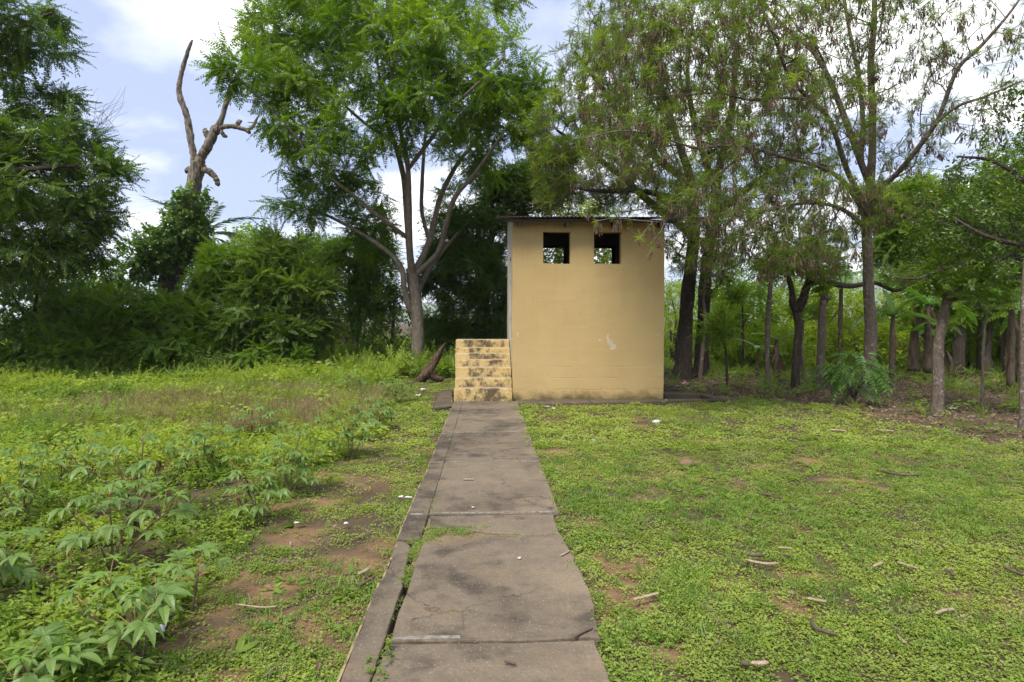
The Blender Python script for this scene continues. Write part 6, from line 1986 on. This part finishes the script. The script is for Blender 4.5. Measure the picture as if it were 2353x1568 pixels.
cassava('pale cassava plant standing at the outer edge of the field rows', (50, 1210), [(45, 1050, 0.0), (95, 1085, 0.1), (0, 1110, 0.0)], 6, 10, 0, 1.0)
cassava('cassava plant with dark hanging lower leaves standing beside the clover strip', (668, 1132), [(690, 1000, 0.0), (620, 1040, 0.1), (650, 1060, -0.1), (730, 1050, 0.1)], 7, 10, 1, 0.95)
cassava('low cassava plant with curled brown leaves between the two tall ones', (600, 1195), [(540, 1075, 0.0), (620, 1110, 0.1), (575, 1120, 0.0)], 8, 9, 3, 0.95)
cassava('dense cassava plant shading the ground beside the path side clover', (812, 1048), [(780, 960, 0.0), (840, 970, 0.2), (810, 990, -0.1), (740, 975, 0.1)], 9, 11, 0, 1.0)
cassava('single stemmed cassava plant rising out of the dry grass', (603, 1010), [(600, 945, 0.0), (640, 965, 0.1), (560, 970, 0.0)], 10, 9, 1, 1.05)
cassava('cassava plant with yellowed leaves at its foot between dry grass and clover', (470, 1098), [(470, 1005, 0.0), (420, 1020, 0.1), (510, 1000, 0.2)], 11, 10, 2, 1.0)
cassava('dark leafy cassava plant where the dry grass meets the clover', (870, 985), [(850, 930, 0), (885, 940, 0.2), (820, 945, 0.2), (870, 955, -0.2)], 12, 11, 0, 0.95)
cassava('bushy cassava plant close to the rotten log', (915, 925), [(880, 880, 0.0), (930, 875, 0.3), (910, 890, -0.3), (945, 895, 0.2)], 13, 11, 0, 1.0)
cassava('distant cassava plant in the weeds left of the bushy one near the log', (815, 905), [(800, 862, 0.0), (830, 870, 0.3), (780, 875, 0.2)], 14, 9, 0, 1.1)
cassava('faint cassava plant beside the outer edge of the dry grass', (190, 1120), [(150, 1035, 0.0), (210, 1020, 0.1), (110, 1060, 0.0)], 15, 9, 1, 1.0)
cassava('small cassava plant at the front of the field beside the red soil', (440, 1400), [(455, 1300, 0.0), (400, 1330, 0.05)], 16, 5, 0, 0.95)

# ================================================================== stones, sticks, pods and rubbish
def lump(name, label, cat, px, py, size, mat, seed, squash=0.6, group=None, z0=-0.03, lift=0.0):
    """irregular rounded stone"""
    g = G(px, py, z0)
    n, m = 10, 7
    V = []
    for i in range(m):
        th = math.pi * i / (m - 1)
        for j in range(n):
            a = 2 * math.pi * j / n
            d = np.array([math.sin(th) * math.cos(a), math.sin(th) * math.sin(a), math.cos(th)])
            k = 0.75 + 0.5 * float(fbm(d[0] * 1.3 + seed * 3.1, d[1] * 1.3 + d[2] * 1.7, seed, 3))
            V.append(d * size * k * np.array([1, 0.85, squash]))
    i = np.arange(m - 1)[:, None] * n; j = np.arange(n)[None]; j2 = (j + 1) % n
    F = np.stack([i + j, i + n + j, i + n + j2, i + j2], -1).reshape(-1, 4)
    me = mesh(name, V, [F], mat, True)
    o = bpy.data.objects.new(name, me); COL.objects.link(o)
    o.location = (g.x, g.y, float(gz(g.x, g.y)) + size * squash * 0.35 + 0.02 + lift)
    return tag(o, label, cat, group)


def stick(name, label, cat, q, rad, mat, seed, group=None, lift=0.035, flat=1.0, bead=0.0, onpath=False):
    """stick or pod lying along pixel points"""
    pts = []
    for (px, py) in q:
        g = G(px, py, -0.03)
        z = (0.006 if onpath else float(gz(g.x, g.y)) + lift)
        pts.append(np.array([g.x, g.y, z + rad]))
    p, r = smooth_path(pts, [rad] * len(pts), 5)
    s = np.linspace(0, 1, len(p))
    r = r * (0.35 + 0.65 * np.clip(np.minimum(s, 1 - s) * 9, 0, 1))
    if bead:
        p2, r2 = smooth_path(p, r, 3); s2 = np.arange(len(p2))
        p, r = p2, r2 * (1 + bead * np.cos(s2 * 2.0))
    V, F = tube(p, r, 7, 0.15 if not bead else 0.05, seed)
    if flat != 1.0:
        z0 = np.repeat(p[:, 2], 7); V[:len(z0), 2] = z0 + (V[:len(z0), 2] - z0) * flat
    c = V.mean(0)
    o = bpy.data.objects.new(name, mesh(name, V - c, F, mat)); COL.objects.link(o); o.location = c
    return tag(o, label, cat, group)


def sheet(name, label, cat, px, py, w, h, mat, seed, group=None, lift=0.04, crumple=0.35, onpath=False):
    """crumpled piece of plastic or paper"""
    g = G(px, py, -0.03)
    n = 9
    V = []
    rs = np.random.default_rng(seed)
    a = rs.random() * 6.28
    for j in range(n):
        for i in range(n):
            u, v = i / (n - 1) - 0.5, j / (n - 1) - 0.5
            e = 1 - 0.35 * fbm(u * 4 + seed, v * 4, seed, 2)
            u *= 0.8; v *= 0.8
            zz_ = crumple * min(w, h) * (fbm(u * 5 + seed * 3, v * 5, seed + 2, 3) - 0.2) * (1 - 1.6 * max(abs(u), abs(v)) ** 2)
            V.append((w * u * e, h * v * e, zz_))
    V = np.array(V) @ rotm(0, 0, a).T
    i = np.arange(n - 1)[:, None] * n + np.arange(n - 1)[None]
    F = np.stack([i, i + 1, i + n + 1, i + n], -1).reshape(-1, 4)
    o = bpy.data.objects.new(name, mesh(name, V, [F], mat)); COL.objects.link(o)
    md = o.modifiers.new('thickness', 'SOLIDIFY'); md.thickness = 0.0015
    o.location = (g.x, g.y, 0.006 if onpath else float(gz(g.x, g.y)) + lift)
    return tag(o, label, cat, group)


lump('stone', 'round brown laterite stone sitting on the lawn', 'stone', 1577, 1062, 0.085, M['stone'], 3)
lump('stone', 'small pale stone on the lawn near the building kerb', 'stone', 1508, 968, 0.07, M['pale_paper'], 5, 0.5)
lump('clod', 'small brown clod of earth beside the red soil in the cassava field', 'clod', 465, 1315, 0.05, M['stone'], 8, 1.0)
pg = 'seed pods fallen on the lawn'
for lab, q, rr in (
    ('long pale curved seed pod in the middle of the lawn', [(1712, 1288), (1735, 1293), (1765, 1297), (1791, 1296)], 0.012),
    ('pale slanting seed pod lying near the bare soil beside the path', [(1456, 1396), (1480, 1388), (1515, 1378)], 0.011),
    ('pale seed pod pointing away among the clover right of the long curved one', [(2062, 1295), (2090, 1304), (2110, 1312)], 0.010),
    ('short broken pale pod right of the long curved pod', [(2006, 1304), (2028, 1296)], 0.011),
    ('pale pod lying above the long curved pod', [(1788, 1259), (1808, 1260), (1822, 1263)], 0.010),
    ('pale brown pod in front of the branching dark stick', [(1852, 1376), (1880, 1382), (1900, 1385)], 0.011),
    ('brown pod lying near the front of the lawn beside a dark stub', [(1725, 1536), (1750, 1534), (1765, 1531)], 0.013)):
    stick('seed_pod', lab, 'pod', q, rr, M['palestick'], len(lab), pg, 0.04, 0.6, 0.14)
sg = 'sticks lying on the lawn'
for lab, q, rr in (
    ('dark branching stick on the near lawn', [(1863, 1422), (1872, 1440), (1893, 1448), (1925, 1458)], 0.010),
    ('dark wavy stick left of the lawn middle above the stone', [(1740, 1133), (1765, 1138), (1790, 1143), (1800, 1143)], 0.009),
    ('thin dark curved twig right of the wavy stick', [(1808, 1170), (1830, 1172), (1845, 1177)], 0.006),
    ('long dark branch lying across the far lawn', [(2010, 1080), (2050, 1090), (2085, 1094), (2120, 1093)], 0.012),
    ('grey weathered branch on the far lawn', [(1905, 989), (1925, 990), (1945, 994)], 0.016),
    ('pale straight stick on the lawn before the crooked pollard', [(2010, 985), (2035, 988), (2055, 990)], 0.012),
    ('dark twig below the long pale pod', [(1790, 1273), (1810, 1276), (1825, 1279)], 0.007),
    ('black curved twig behind the long pale pod', [(1715, 1275), (1735, 1277), (1755, 1276)], 0.010),
    ('dark stub of wood on the near lawn beside the brown pod', [(1700, 1533), (1722, 1537)], 0.012),
    ('dark stick pointing to the camera at the edge of the lawn', [(2305, 1300), (2325, 1309), (2353, 1320)], 0.009),
    ('curved dark bark strip on the right of the lawn', [(2170, 1313), (2185, 1317), (2190, 1324)], 0.012),
    ('grey stick lying by the rosettes on the right of the lawn', [(2150, 1413), (2170, 1406), (2195, 1402)], 0.009),
    ('short dark twig close to the brown stone', [(1542, 1126), (1560, 1131), (1570, 1128)], 0.008)):
    stick('stick', lab, 'stick', q, rr, M['darkstick'] if 'dark' in lab or 'black' in lab else M['palestick'], len(lab) + 3, sg)
stick('stick', 'thin forked twig lying half on the path edge in front', 'stick', [(1310, 1490), (1335, 1475), (1362, 1462)], 0.006, M['darkstick'], 4, 'sticks lying on the path', onpath=True)
stick('stick', 'small dark twig on the near path slab', 'stick', [(1158, 1541), (1172, 1544), (1186, 1548)], 0.006, M['darkstick'], 5, 'sticks lying on the path', onpath=True)
stick('stick', 'pale splinter near the right edge of the path', 'stick', [(1288, 1292), (1300, 1286), (1310, 1280)], 0.006, M['palestick'], 6, 'sticks lying on the path', onpath=True)
stick('stick', 'long thin pale straw lying across the far path', 'stick', [(1064, 1112), (1080, 1112), (1090, 1112)], 0.007, M['palestick'], 7, 'sticks lying on the path', onpath=True)
stick('stick', 'pale chip of wood beside the left kerb of the path', 'stick', [(822, 1322), (838, 1316), (848, 1310)], 0.012, M['palestick'], 8, 'sticks left of the path')
stick('stick', 'brown stick lying against the left kerb of the path', 'stick', [(822, 1350), (845, 1338), (862, 1326)], 0.009, M['darkstick'], 9, 'sticks left of the path')
stick('stick', 'thin brown twig across the clover left of the path', 'stick', [(540, 1388), (600, 1396), (640, 1394)], 0.005, M['palestick'], 10, 'sticks left of the path')
lg = 'scraps of rubbish on the ground'
for lab, px, py, w, h, mt in (
    ('large white crumpled plastic bag under the near cassava plant', 345, 1455, 0.22, 0.16, 'white_plastic'),
    ('pink plastic bag lying under the dark trunks beyond the building', 1578, 883, 0.30, 0.18, 'pink_plastic'),
    ('white crumpled scrap in front of the building kerb', 1256, 940, 0.11, 0.09, 'white_plastic'),
    ('flat pale scrap next to the white one at the kerb', 1272, 943, 0.13, 0.08, 'pale_paper'),
    ('pale blue scrap of plastic on the lawn right of the path', 1363, 1014, 0.10, 0.05, 'blue_plastic'),
    ('white scrap on the clover close to the left kerb', 922, 1140, 0.07, 0.06, 'white_plastic'),
    ('white scrap beside another at the left kerb', 938, 1141, 0.09, 0.05, 'white_plastic'),
    ('small white scrap on the clover left of the kerb gap', 795, 1205, 0.05, 0.04, 'white_plastic'),
    ('pale scrap beside the red soil patch left of the path', 683, 1203, 0.07, 0.05, 'pale_paper'),
    ('white bag beside the slab at the foot of the steps', 972, 897, 0.18, 0.14, 'white_plastic'),
    ('pale rubbish flattened in the grass by the old slab', 962, 910, 0.30, 0.14, 'pale_paper'),
    ('white paper on the leaf litter near the crooked pollard', 2190, 940, 0.24, 0.10, 'pale_paper'),
    ('white plastic piece lying under the banana plants', 2205, 884, 0.34, 0.20, 'white_plastic'),
    ('white cup sized scrap on the path beyond the broken slab', 1087, 1177, 0.035, 0.045, 'pale_paper'),
    ('small pale scrap on the near path slab', 1193, 1296, 0.05, 0.03, 'pale_paper')):
    sheet('scrap', lab, 'rubbish', px, py, w, h, M[mt], len(lab) * 3 + px, lg, 0.045, 0.45, 1060 < px < 1200 and py > 1000)
rg = 'scattered white rubbish under the trees beyond the building'
for k in range(22):
    px = random.uniform(1535, 1700); py = random.uniform(868, 900)
    if 1560 < px < 1640 and py < 872:
        py += 8
    sheet('scrap', 'small pale scrap of rubbish scattered under the dark trunks', 'rubbish', px, py, random.uniform(0.06, 0.14), random.uniform(0.05, 0.1), M['pale_paper'], k + 7, rg, 0.03, 0.5)

# ------------------------------------------------------------------ haze
hz = bpy.data.materials.new('haze_air')
hz.use_nodes = True
hz.node_tree.nodes.clear()
H = NT(hz.node_tree)
pv = H.n('ShaderNodeVolumePrincipled')
pv.inputs['Color'].default_value = (0.80, 0.87, 0.97, 1.0)
pv.inputs['Density'].default_value = 0.0003
H.n('ShaderNodeOutputMaterial', ins={'Volume': pv.outputs[0]})
hb = MB().box((0, 1700, 89), (6200, 4300, 182)).build('haze', hz, None, False)
kind(hb, 'stuff', 'thin pale haze in the air over the fields and far hills')
